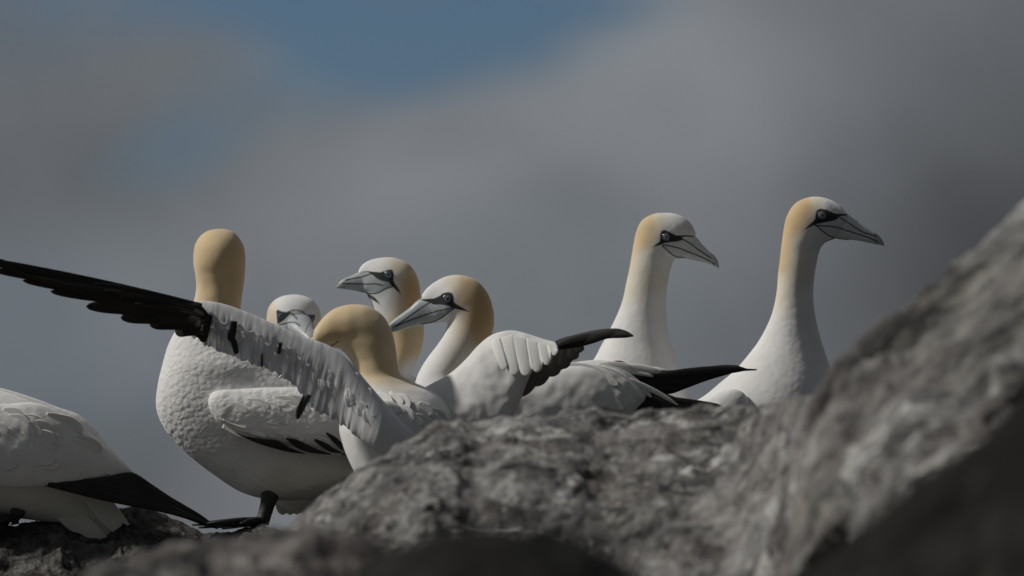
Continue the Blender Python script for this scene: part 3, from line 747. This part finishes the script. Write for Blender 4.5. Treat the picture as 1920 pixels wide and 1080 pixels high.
    dk = MB(); feather(dk, (580, 740), (557, 786), 15, y, -128, -120, (.10, .11, .11), 1.6, 3, .5, .7, 12, 0, step=3)
    feather(dk, (570, 742), (557, 784), 6, y, -132, -124, BLK, 1.2, 2, .5, .7, 10, 0, step=3)
    dk.build('dark_feather', M_BLACK, w)
    # primaries: long black fan
    pr = MB(); tips = [((378, 576), (-66, 483), 16, 5), ((376, 582), (-22, 505), 17, 5), ((378, 588), (42, 526), 18, 5), ((380, 595), (94, 546), 20, 6), ((382, 600), (161, 574), 24, 5), ((384, 606), (226, 595), 25, 4), ((386, 612), (280, 607), 25, 3), ((388, 618), (328, 622), 24, 2)]
    PB = (.036, .030, .026)
    for i, (a, b, wd, bd) in enumerate(tips):
        feather(pr, a, b, wd, y, -100-i*4, -196+i*13, PB, 1.6, bd, .22, .9, 14, .35)
        m = (np.array(a)*.55+np.array(b)*.45)
        feather(pr, (a[0]-6, a[1]-3), tuple(m+np.array([0, -3])), wd*.7, y, -106-i*4, -160+i*8, PB, 1.4, bd*.5, .5, .7, 12, .4)
    loft([(-58, 479, -60, 485, 1, -190), (-20, 482, -20, 494, 2, -186), (4, 486, 3, 502, 3, -182), (14, 490, 13, 508, 3, -180), (24, 499, 24, 511, 3, -178), (95, 522, 96, 536, 3, -165), (165, 535, 166, 556, 3, -150), (230, 543, 231, 574, 3, -135), (300, 554, 302, 600, 4, -118), (350, 567, 350, 620, 4, -112), (380, 575, 384, 638, 3, -108), (392, 590, 391, 630, 1, -106)], y, N=24, step=4, col=PB, mb=pr)
    # small black coverts that bite into the white at the wrist
    for a, b, wd in [((350, 580), (384, 592), 14), ((345, 590), (392, 600), 12), ((340, 602), (386, 615), 18), ((350, 615), (384, 628), 14)]:
        feather(pr, a, b, wd, y, -112, -122, (.019, .018, .017), 1.0, 0, .4, .6, 10, .1)
    pr.build('primary_feathers', M_BLACK, w)
    # ---------- right wing (half folded, raised)
    D = lambda x: 22-(x-760)*.34
    arm = [(742, 760, 770, 850, 14), (770, 742, 820, 850, 34), (806, 722, 872, 835, 40), (845, 700, 915, 815, 36), (874, 674, 948, 795, 30), (899, 646, 970, 765, 25), (927, 626, 984, 726, 20), (960, 619.5, 1000, 694, 15), (990, 626, 1022, 682, 11), (1020, 636, 1038, 667, 8), (1042, 642, 1047, 652, 4)]
    arm = [q+(D(q[0]), D(q[2])-14) for q in arm]
    w, V, Q = loft_obj('wing', arm, y+.03, M_SMOOTH, t, N=96, step=3, disp=wavy(2.4, .045))
    un = MB()
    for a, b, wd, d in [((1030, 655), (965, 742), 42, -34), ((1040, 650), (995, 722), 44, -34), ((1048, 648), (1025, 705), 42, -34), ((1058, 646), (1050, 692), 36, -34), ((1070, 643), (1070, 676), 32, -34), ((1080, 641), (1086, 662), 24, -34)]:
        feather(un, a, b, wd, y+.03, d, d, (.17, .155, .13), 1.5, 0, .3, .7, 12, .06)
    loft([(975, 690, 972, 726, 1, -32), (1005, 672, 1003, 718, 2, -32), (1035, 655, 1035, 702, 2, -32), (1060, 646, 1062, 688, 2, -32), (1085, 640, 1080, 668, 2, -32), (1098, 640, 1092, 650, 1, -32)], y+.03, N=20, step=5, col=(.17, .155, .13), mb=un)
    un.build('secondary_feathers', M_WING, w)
    cv = MB()
    ldx = np.array([(900, 650), (927, 628), (960, 621), (990, 628), (1020, 638), (1047, 646)], float)
    rows = []
    for xk, yk, hw in ((944, 694, 9), (963, 704, 12), (986, 705, 12), (1007, 698, 11), (1025, 685, 9), (1040, 667, 7)):
        for u in (-.96, -.8, -.45, 0, .45, .8, .96):
            c = math.sqrt(1-u*u); xb = xk+u*hw; xt = xb-6-(1045-xb)*.10; yt = np.interp(xt, ldx[:, 0], ldx[:, 1])+7; dd = D(xb)
            rows.append((xt, yt, xb, yk-(1-c)*16, 2.0+1.5*c, dd-11-c*1.0, dd-20-(1045-xb)*.20-c*7))
    rows.sort(key=lambda q: q[2])
    loft(rows, y+.03, N=40, step=2, col=(.83, .83, .81), mb=cv)
    cv.build('covert_feathers', M_WING, w)
    pr = MB()
    loft([(1036, 642, 1042, 655, 2, -74), (1046, 637, 1050, 655, 4, -74), (1080, 627, 1084, 651, 5, -84), (1112, 619.5, 1112, 644, 5, -96), (1140, 616, 1140, 635, 4, -106), (1162, 616.5, 1162, 634, 3, -112), (1178, 622, 1177, 633, 2, -118), (1188, 629, 1188, 631, .6, -122)], y+.03, N=24, step=4, col=(.035, .033, .031), mb=pr)
    for a, b, wd in [((1045, 648), (1140, 630), 16), ((1060, 650), (1118, 640), 12), ((1050, 644), (1186, 628), 12)]: feather(pr, a, b, wd, y+.03, -80, -80-(b[0]-1060)*.33, (.04, .038, .036), 1.5, -5, .3, .7, 10, .1)
    pr.build('primary_feathers', M_BLACK, w)
    # scapulars over the back, lit
    sc = MB()
    for i in range(14):
        f = random.random(); g = random.random()
        x0 = 690+f*120; y0 = 716+f*48+g*34
        lay(sc, QB, (x0, y0), (x0+30+random.uniform(-4, 10), y0+19+random.uniform(-4, 8)), random.uniform(18, 30), y, (.81, .81, .80), .7, random.uniform(-3, 3), .5, .5, sink=3, lift=1.0, jit=.03)
    sc.build('back_feathers', M_WING, t)
    tl = MB()
    for k in range(8): feather(tl, (750+k*5, 900), (745+k*14, 985), 26, y, -70-k, -120-k, (.7, .7, .68), 1.8)
    tl.build('tail', M_WING, t)
    a = W(750, 985, y); a = np.array([a[0], y, GZ])
    leg(t, W(725, 925, y), a+[-.03, 0, 0], (-.4, 1)); leg(t, W(785, 925, y), a+[.04, 0, 0], (.1, 1))

# ---- D: face turned to the viewer -----------------------------------------------------------
def bird_d():
    y = 0.33
    t = thing('gannet', 'gannet staring straight at the viewer, only its face showing above the spread wing', 'bird', (*W(560, 990, y)[:2], GZ), GRP)
    front = lambda m, dp: m*(1-smooth(-8, 4, dp))
    L = [('poly', [(480, 575), (512, 560), (515, 600), (520, 660), (480, 660)], BUFF, 14, .8), ('poly', [(592, 565), (620, 580), (620, 660), (590, 660), (590, 620)], BUFF, 12, .6), ('poly', [(480, 640), (620, 640), (620, 720), (480, 720)], BUFF, 22, .7),
         ('poly', [(537, 588), (548, 582), (562, 582), (572, 590), (578, 606), (583, 626), (560, 642), (535, 625), (521, 608), (532, 600)], BILLC, 1.2),
         ('line', [(538, 586), (546, 582.5), (556, 581), (566, 583.5), (575, 591)], LINE, 1.8), ('line', [(544, 586), (550, 590), (556, 597.5)], LINE, 2.6),
         ('line', [(524, 609), (534, 606.5), (545, 607), (553, 605), (561, 609)], LINE, 2.2),
         ('poly', [(518, 583), (521, 580.5), (528, 584), (537, 585), (546, 586), (540, 593), (533, 600), (526, 605), (520, 608), (519, 596)], SKIN, 1.0),
         ('poly', [(573, 590), (582, 590.5), (591, 590), (590, 598), (585, 608), (581, 619), (577, 606)], SKIN, 1.0)]
    base = painter(L)
    def pt(C, px, py, dp):
        F = base(C, px, py, dp); B = painter([('poly', [(470, 540), (630, 540), (630, 720), (470, 720)], BUFF, 20, .8)])(C, px, py, dp)
        m = smooth(-10, 10, dp)[:, None]; return F*(1-m)+B*m
    st = [(546, 552, 558, 552, 5), (527, 556, 577, 557, 22), (512, 565, 590, 566, 36), (503, 578, 598, 578, 45), (500, 595, 602, 594, 50), (501, 615, 602, 614, 50), (506, 640, 598, 640, 44), (512, 675, 592, 675, 38), (508, 715, 596, 715, 42), (495, 750, 612, 750, 60), (470, 800, 640, 800, 85), (462, 860, 650, 860, 98), (480, 910, 640, 910, 88), (512, 940, 606, 940, 58), (540, 956, 575, 956, 20)]
    o, V, Q = loft_obj('body', st, y, M_SMOOTH, t, N=HN, step=1.8, paint=pt)
    bl = [(536, 603, 583, 599, 14, -34), (538, 606, 585, 603, 15, -48), (540, 613, 589, 612, 16, -72), (554, 622, 592, 622, 12, -100), (570, 632, 594, 632, 7, -126), (580, 638, 586, 638, 2, -138)]
    loft_obj('bill', bl, y, M_BILL, t, N=64, step=1.0, col=(.40, .43, .45), paint=painter([('line', [(524, 609), (534, 606.5), (545, 604), (555, 605), (563, 611)], LINE, 2.0), ('line', [(544, 586), (550, 590), (557, 598)], LINE, 2.4), ('line', [(584, 600), (577, 612), (572, 624)], LINE, 1.2)]))
    eye_part(t, 527, 592, 7, y, Q, -1); eye_part(t, 583.5, 597, 6, y, Q, -1)
    for s in (-1, 1):
        xs = 492 if s < 0 else 642
        loft_obj('wing', [(xs+20, 770, xs+24, 775, 6), (xs-s*4, 800, xs+22, 800, 30), (xs-s*2, 860, xs+18, 860, 44), (xs-s*6, 910, xs+10, 910, 34), (xs, 940, xs+5, 940, 8)], y+.04, M_SOFT, t, N=32, step=8)
    mb = MB()
    for k in range(5): feather(mb, (530+k*12, 900), (530+k*14, 965), 30, y, 120, 190, (.6, .58, .5), 2)
    mb.build('tail', M_WING, t)
    a = W(560, 990, y); a = np.array([a[0], y, GZ])
    leg(t, W(590, 930, y), a+[.025, 0, 0], (-.1, -1), .05); leg(t, W(618, 930, y), a+[.06, 0, 0], (.2, -1), .05)

def bird_e():
    y = 0.24
    t = thing('gannet', 'gannet with a dark throat stripe, bill pointing left, highest head in the middle group', 'bird', (*W(850, 985, y)[:2], GZ), GRP)
    pt = head_paint([(671, 512), (680, 508), (692, 508), (705, 514), (738, 536), (722, 543), (713, 547), (702, 551), (687, 549), (672, 547), (628, 541), (630, 534), (645, 520)],
        [(683, 508), (700, 509.5), (713, 510.5), (722, 508), (728, 505.5), (736, 505.5), (738, 513), (737.5, 525), (741, 532), (747, 541), (753, 553), (745, 546), (737, 538.5), (728, 529), (717, 527), (707, 522.5), (698, 515), (690, 510)],
        [(697, 513), (688, 516), (678, 519.5), (660, 522.5), (648, 525.5)], [(643, 532), (665, 532), (687, 533), (703, 532), (718, 535)],
        [(737, 537), (729, 539.5), (720, 543), (712, 548), (702, 551), (690, 550), (676, 547)],
        [('poly', [(745, 470), (820, 480), (830, 660), (740, 690), (700, 640), (735, 590), (752, 555), (745, 520)], (.70, .53, .305), 22, .95),
         ('poly', [(760, 515), (795, 530), (795, 590), (765, 585), (752, 560)], ORANGE, 13, .75), ('poly', [(715, 475), (760, 470), (760, 520), (738, 505)], CREAM, 12, .8)],
        [('poly', [(682, 550), (693, 551), (704, 559), (714, 571.5), (700, 563), (688, 556)], SKIN, .8), ('poly', [(625, 545), (625, 530), (645, 518), (650, 526), (648, 545)], BILLD, 5, .8)], horn=(.39, .43, .455))
    st = [(1085, 880, 1085, 888, 8), (1000, 800, 990, 905, 40), (930, 750, 900, 925, 80), (865, 732, 800, 915, 95), (815, 722, 735, 860, 88), (787, 712, 715, 790, 66), (774, 702, 712, 742, 45), (775, 690, 713, 705, 38), (788, 662, 716, 668, 37), (795, 628, 717, 635, 36), (794, 602, 709, 606, 36), (790, 572, 702, 582, 36), (788, 545, 696, 566, 36), (783, 520, 690, 556, 35), (768, 497, 688, 551, 34), (741, 483.5, 685, 548, 30), (712, 483.5, 681, 545, 23), (691, 489, 678, 540, 16), (678, 498, 674.5, 530, 11), (672, 508, 673, 518, 7)]
    bl = [(732, 530, 734, 538, 27), (719, 518, 722, 545, 27), (706, 510, 708, 550.5, 23), (688, 508, 695, 551.5, 17), (672, 511, 684, 549, 13), (656, 518, 665, 545, 10.5), (645, 522, 649, 542.5, 8.5), (637, 528, 639, 541, 5.5), (632, 536, 631.5, 540.5, 2)]
    profile_bird(t, y, st, bl, pt, (728, 515), 8.2)
    side_wings(t, y, [(790, 740, 790, 760, 5), (830, 735, 815, 850, 24), (900, 760, 880, 890, 28), (980, 810, 970, 900, 20), (1060, 868, 1050, 900, 8)], .09, (1030, 870), (1180, 900))
    a = np.array([W(850, 985, y)[0], y, GZ]); leg(t, W(845, 905, y-.03), a+[-.02, -.04, 0], (-1, -.2)); leg(t, W(860, 905, y+.04), a+[.02, .05, 0], (-1, .1))

def side_wings(t, y, st, off, tp0, tp1, mat=None):
    for s in (-1, 1):
        w, V, Q = loft_obj('wing', st, y+s*off, mat or M_SOFT, t, N=48, step=6)
        mb = MB()
        for k in range(5): feather(mb, (tp0[0], tp0[1]+k*4), (tp1[0]-k*22, tp1[1]+k*5), 28, y+s*off, s*(4-k*2), -s*30, BLK, 1.8, -4, .5, .5, 12, .1)
        mb.build('flight_feathers', M_BLACK, w)
    mb = MB()
    for k in range(5): feather(mb, (tp0[0]-20, tp0[1]+20+k*3), (tp1[0]-10-k*12, tp1[1]+38+k*5), 30, y, -16+k*8, -16+k*8, (.6, .58, .52), 2)
    mb.build('tail', M_WING, t)

def bird_f():
    y = 0.0
    t = thing('gannet', 'gannet with bent neck and lowered bill pointing left, crossing the neck behind', 'bird', (*W(960, 985, y)[:2], GZ), GRP)
    pt = head_paint([(783, 562), (806, 565), (853, 574), (846, 582), (838, 588.5), (828, 597), (815, 603.5), (795, 609), (726, 626), (722, 612), (745, 590)],
        [(786, 561), (800, 560.5), (814, 559.5), (824, 555), (831, 549.5), (840, 547.5), (848, 549.5), (851, 557), (851.5, 567), (857, 571), (868, 577), (881, 585), (866, 582), (855, 579.5), (847, 576.5), (838, 573), (826, 571), (813, 571), (806, 567), (795, 564)],
        [(806, 567), (795, 574), (783, 582), (762, 597), (745, 609), (737, 613)], [(850, 577), (835, 580), (818, 584), (803, 588), (787, 594), (762, 603), (742, 612)],
        [(855, 577), (847, 581), (838, 588), (828, 596), (815, 602.5), (803, 605.5), (790, 607)],
        [('poly', [(850, 500), (950, 520), (950, 690), (905, 690), (880, 650), (860, 620), (866, 590), (856, 560), (850, 530)], (.68, .485, .26), 24, .95),
         ('poly', [(895, 540), (940, 560), (940, 650), (900, 640), (880, 600)], ORANGE, 15, .6), ('poly', [(815, 505), (865, 500), (865, 545), (840, 535)], CREAM, 14, .75),
         ('poly', [(840, 600), (880, 600), (890, 690), (850, 720), (830, 690), (845, 640)], CREAM, 16, .6)],
        [('poly', [(722, 630), (722, 606), (738, 602), (748, 620)], (.22, .25, .26), 6, .85)], horn=(.39, .43, .455))
    st = [(1250, 770, 1250, 780, 8), (1205, 722, 1195, 828, 30), (1165, 695, 1120, 862, 55), (1120, 682, 1030, 882, 78), (1060, 683, 930, 890, 96), (995, 694, 850, 865, 102), (940, 703, 800, 815, 92), (900, 708, 779, 765, 70), (876, 712, 776, 733, 52), (873, 702, 780, 712, 44), (886, 685, 789, 691, 42), (904, 662, 804, 667, 41), (919, 636, 820, 645, 40), (926.5, 606, 832, 626, 39), (924, 576, 838, 611, 38), (914, 549, 838, 605, 37), (893, 526, 832, 604, 36), (862, 515.5, 824, 604, 33), (836, 518.5, 814, 604, 25), (815, 529, 806, 600, 18.5), (800, 541, 798, 590, 13.5), (791, 553, 792, 574, 9)]
    bl = [(842, 570, 846, 581, 28), (828, 563, 834, 595, 27), (813, 559, 823, 604, 22.5), (800, 557, 813, 607, 17), (789, 560, 806, 607, 14.5), (768, 577, 782, 611.5, 11.5), (748, 592, 758, 617.5, 9.5), (735, 602, 742, 621.5, 7.5), (728, 609, 733, 623, 5.5), (725.5, 615, 727, 621, 2)]
    Q = profile_bird(t, y, st, bl, pt, (839.5, 560), 9.2)
    near = [(880, 740, 880, 765, 5, 20), (905, 722, 900, 810, 22), (960, 712, 950, 845, 30), (1010, 702, 1010, 860, 33), (1060, 687, 1060, 862, 33), (1110, 681, 1105, 850, 30), (1150, 688, 1145, 825, 26), (1180, 704, 1175, 795, 20), (1203, 727, 1195, 765, 11), (1212, 742, 1208, 752, 4)]
    w, V, Q = loft_obj('wing', near, y-.075, M_SMOOTH, t, N=96, step=4, disp=wavy(2.0, .05), col=(.74, .74, .73))
    cv = MB()
    for a, b, wd, bd, d in [((1090, 690), (1206, 747), 26, -12, 6), ((1070, 705), (1192, 757), 26, -12, 4), ((1120, 684), (1222, 745), 16, -9, 8), ((1060, 725), (1170, 768), 30, -8, 2), ((1150, 702), (1272, 760), 10, -5, 2), ((1040, 690), (1160, 722), 30, -9, 3)]:
        lay(cv, Q, a, b, wd, y-.075, (.74, .74, .73), 1.1, bd, .55, .6, sink=10, lift=3, jit=.03)
    cv.build('covert_feathers', M_WING, w)
    pr = MB()
    for a, b, wd, bd in [((1165, 738), (1352, 761), 18, 3), ((1150, 745), (1310, 768), 34, 2), ((1140, 755), (1260, 775), 34, 2), ((1195, 728), (1290, 757), 12, 0), ((1160, 735), (1240, 760), 30, 0)]:
        feather(pr, a, b, wd, y-.075, 8, 4, BLK, 1.8, bd, .5, .5, 12, .08)
    pr.build('flight_feathers', M_BLACK, w)
    far = [(900, 712, 900, 740, 6), (980, 694, 975, 790, 20), (1060, 682, 1060, 800, 24), (1115, 675, 1115, 790, 22), (1165, 680, 1165, 770, 18), (1210, 686, 1205, 745, 12), (1240, 690, 1236, 712, 6), (1252, 694, 1250, 700, 2)]
    w2, V, Q = loft_obj('wing', far, y-.015, M_SMOOTH, t, N=64, step=4, disp=wavy(1.5, .06))
    pr = MB()
    loft([(1166, 699, 1170, 706, 1.5), (1195, 696, 1205, 722, 4), (1225, 694, 1232, 740, 5), (1250, 694.5, 1255, 739, 5), (1290, 690.5, 1290, 727, 5), (1330, 686.5, 1328, 713, 4), (1365, 684, 1362, 703, 3), (1384, 685.5, 1380, 698, 2.2), (1396, 690, 1394, 696, 1.5), (1419, 692, 1419, 694.5, .6)], y-.045, N=28, step=4, col=BLK, mb=pr)
    for a, b, wd in [((1200, 712), (1400, 692), 18), ((1190, 716), (1340, 702), 18), ((1200, 724), (1300, 716), 18), ((1230, 735), (1275, 730), 12)]:
        feather(pr, a, b, wd, y-.052, 0, 4, (.028, .027, .025), 1.5, -4, .4, .6, 10, .15)
    feather(pr, (1140, 683), (1180, 686), 5, y-.045, -8, -8, (.07, .04, .025), 2, -6, .4, .7, 8)
    pr.build('flight_feathers', M_BLACK, w2)
    mb = MB()
    for a, b, wd in [((1150, 690), (1240, 697), 16), ((1120, 684), (1190, 690), 14), ((1170, 698), (1225, 706), 9)]: feather(mb, a, b, wd, y-.045, -8, -10, (.80, .80, .78), 2.0, -3, .5, .5, 12, .03)
    mb.build('covert_feathers', M_WING, w2)
    mb = MB()
    for k in range(6): feather(mb, (1200, 770+k*3), (1330-k*8, 800+k*8), 32, y, -20+k*8, -20+k*8, (.6, .58, .52), 2)
    mb.build('tail', M_WING, t)
    a = np.array([W(960, 985, y)[0], y, GZ]); leg(t, W(955, 880, y-.03), a+[-.02, -.045, 0], (-1, -.2)); leg(t, W(970, 880, y+.04), a+[.02, .045, 0], (-1, .1))

def bird_h():
    y = 0.36
    t = thing('gannet', 'gannet with upright neck looking right, just left of the rightmost gannet', 'bird', (*W(1180, 985, y)[:2], GZ), GRP)
    pt = head_paint([(1308, 441), (1290, 444), (1283, 449), (1271, 452), (1246, 456), (1240.5, 460.5), (1252, 470), (1262, 479), (1270, 483), (1283, 485.5), (1310, 493), (1355, 512), (1355, 490), (1322, 455)],
        [(1238, 438), (1240, 433), (1246, 430.8), (1255, 434.8), (1266.7, 441), (1278.5, 441.4), (1290, 440.8), (1301, 442), (1301, 444.4), (1288, 443.6), (1278, 445.5), (1283, 449), (1271, 452.8), (1256, 454.2), (1246, 456), (1236, 460), (1222, 464), (1231, 457.5), (1237, 452.6)],
        [(1280, 448), (1290, 454), (1299, 460), (1308, 467), (1323, 477), (1334, 484.5)], [(1243, 459), (1256, 461), (1275.5, 466), (1293, 473), (1315.5, 482), (1330, 489), (1340, 495.5)],
        [(1241.5, 460.5), (1252, 470), (1262, 478.5), (1269.6, 482), (1283, 484)],
        [('poly', [(1120, 380), (1220, 390), (1224, 440), (1205, 466), (1205, 500), (1196, 560), (1120, 580)], CREAM, 34, .95),
         ('poly', [(1130, 380), (1228, 392), (1234, 430), (1222, 462), (1196, 474), (1180, 500), (1130, 510)], (.70, .53, .29), 15, .9),
         ('poly', [(1225, 390), (1250, 390), (1250, 425), (1236, 432)], CREAM, 10, .7),
         ('poly', [(1196, 490), (1252, 510), (1250, 545), (1190, 540)], (.74, .68, .55), 24, .6)],
        [('poly', [(1334, 470), (1356, 480), (1356, 510), (1338, 500)], BILLD, 4, .7)])
    st = [(930, 850, 930, 860, 8), (980, 800, 990, 885, 40), (1030, 752, 1080, 905, 75), (1075, 712, 1180, 908, 98), (1105, 684, 1260, 880, 104), (1117, 668, 1300, 820, 98), (1125, 652, 1298, 765, 86), (1137, 630, 1283, 715, 71), (1150, 605, 1266, 670, 56), (1160.5, 582, 1255, 630, 47), (1168, 560, 1249.5, 592, 42), (1173.5, 534, 1249, 555, 39), (1180, 504, 1253.5, 523, 37), (1184.5, 478, 1258.5, 500, 36), (1188, 457, 1263.5, 487.5, 36), (1193, 434, 1272, 484.5, 36), (1204, 413, 1281, 482, 35), (1224, 401.5, 1288, 477, 33), (1248, 399, 1294, 470, 30), (1272, 402.5, 1298.5, 463, 24), (1289, 412.5, 1302, 457, 18), (1299.5, 425, 1304, 452, 12), (1304, 436, 1305, 445, 8)]
    bl = [(1275, 443, 1262, 478, 11), (1288, 441, 1270, 483, 13), (1302, 442.5, 1285, 484.5, 13.5), (1316, 457, 1306, 489, 11), (1329, 470.5, 1324, 493, 9), (1339, 479, 1335, 497, 7.5), (1345.5, 488, 1342, 500, 4.5), (1348.5, 499, 1347, 503.5, 1.5)]
    profile_bird(t, y, st, bl, pt, (1249, 444), 7.8, mat=M_SOFT, ripple=.5)
    side_wings(t, y, [(1190, 790, 1190, 800, 5), (1165, 755, 1180, 850, 22), (1110, 740, 1120, 880, 28), (1050, 765, 1050, 885, 20), (990, 820, 985, 870, 8)], .098, (1020, 840), (900, 905))
    a = np.array([W(1180, 985, y)[0], y, GZ]); leg(t, W(1170, 905, y-.04), a+[-.01, -.045, 0], (1, -.2)); leg(t, W(1185, 905, y+.04), a+[.02, .045, 0], (1, .1))

def bird_i():
    y = 0.22
    t = thing('gannet', 'rightmost gannet, neck stretched up and looking right beside the big boulder', 'bird', (*W(1450, 985, y)[:2], GZ), GRP)
    pt = head_paint([(1594, 400), (1580, 405), (1573, 409), (1566, 413.5), (1545, 417), (1528.5, 421), (1536, 430), (1549, 439), (1560, 445), (1566, 448), (1600, 455), (1665, 468), (1665, 446), (1612, 408)],
        [(1529.5, 399), (1532, 393.5), (1538.6, 391), (1549, 393), (1565, 400.3), (1578, 400.8), (1589.6, 400.8), (1590, 403.5), (1573, 406), (1570, 411), (1563, 414), (1545, 417.4), (1530, 420.5), (1519, 426), (1507, 431.5), (1519, 420), (1528, 411)],
        [(1572, 406), (1581, 412), (1590, 417.4), (1604, 427), (1618, 435.7), (1632, 439.5), (1643, 443)], [(1528.5, 423), (1547, 423.5), (1565, 425.5), (1577, 428.5), (1590, 433), (1608, 438.5), (1628, 445), (1645, 453)],
        [(1529.5, 422), (1539, 431), (1549, 438.5), (1558, 443.5), (1566, 446.5), (1578, 448.5), (1590, 449.5)],
        [('poly', [(1420, 350), (1515, 362), (1518, 395), (1498, 450), (1490, 530), (1480, 575), (1420, 590)], CREAM, 32, .9),
         ('poly', [(1420, 350), (1522, 362), (1528, 395), (1504, 434), (1484, 450), (1474, 510), (1420, 525)], (.68, .49, .26), 14, .92),
         ('poly', [(1515, 360), (1542, 362), (1545, 385), (1530, 396)], CREAM, 9, .75), ('poly', [(1484, 480), (1520, 490), (1520, 530), (1474, 530)], (.74, .66, .50), 20, .6),
         ('line', [(1549, 454), (1558, 449), (1570, 447)], LINE, 2.0)],
        [('poly', [(1640, 436), (1666, 446), (1666, 470), (1640, 456)], BILLD, 4, .7)])
    st = [(1190, 830, 1190, 840, 8), (1240, 792, 1250, 870, 38), (1285, 763, 1330, 905, 70), (1322, 741, 1430, 915, 95), (1352, 716, 1520, 900, 104), (1375, 697, 1572, 840, 100), (1390, 681, 1578, 775, 88), (1405, 663, 1569, 722, 73), (1420, 643, 1555, 683, 60), (1434, 619, 1543, 648, 49), (1446, 592, 1533, 612, 42), (1453, 566, 1527, 580, 38), (1457, 540, 1525, 551, 36), (1459, 512, 1526.5, 524, 35), (1462.5, 484, 1531, 496, 35), (1465.5, 458, 1536, 473, 35.5), (1469, 432, 1543, 459, 36), (1475, 406, 1553, 452, 36), (1491, 381.5, 1562, 449, 35), (1516, 370, 1570, 444, 32), (1542, 370, 1578, 436, 29), (1563, 377.5, 1584, 429, 21), (1579, 389, 1589, 421, 15), (1588, 400, 1591, 411, 9)]
    bl = [(1570, 402, 1556, 440, 11), (1580, 401, 1564, 446, 13), (1592, 402.5, 1578, 449, 13.5), (1612, 415, 1603, 450.5, 11), (1631, 428.5, 1627, 455, 9), (1644, 438, 1642, 458, 7), (1652, 446, 1651, 459.5, 4.5), (1658, 456.5, 1658, 461, 1.5)]
    profile_bird(t, y, st, bl, pt, (1541.5, 403.5), 9.0, mat=M_SOFT, ripple=.5)
    for s in (-1, 1):
        w, V, Q = loft_obj('wing', [(1397, 752, 1397, 775, 5, 12), (1392, 736, 1393, 800, 17, 4), (1375, 729, 1380, 830, 25), (1352, 734, 1355, 850, 27), (1325, 748, 1325, 852, 25), (1290, 768, 1290, 850, 18), (1240, 800, 1238, 845, 10), (1205, 830, 1204, 840, 3)], y+s*.088, M_SOFT, t, N=56, step=4, disp=wavy(1.0, .05))
        mb = MB()
        for k in range(5): feather(mb, (1270, 820+k*4), (1130+k*16, 850+k*6), 28, y+s*.08, s*3, -s*20, BLK, 1.8, 4, .5, .5, 12, .1)
        mb.build('flight_feathers', M_BLACK, w)
    mb = MB()
    for k in range(5): feather(mb, (1240, 835+k*3), (1120+k*8, 880+k*5), 30, y, -16+k*8, -16+k*8, (.6, .58, .52), 2)
    mb.build('tail', M_WING, t)
    a = np.array([W(1450, 985, y)[0], y, GZ]); leg(t, W(1440, 910, y-.04), a+[-.01, -.045, 0], (1, -.2)); leg(t, W(1455, 910, y+.04), a+[.02, .045, 0], (1, .1))

for fn in (bird_a, bird_b, bird_c, bird_d, bird_e, bird_f, bird_h, bird_i): fn()
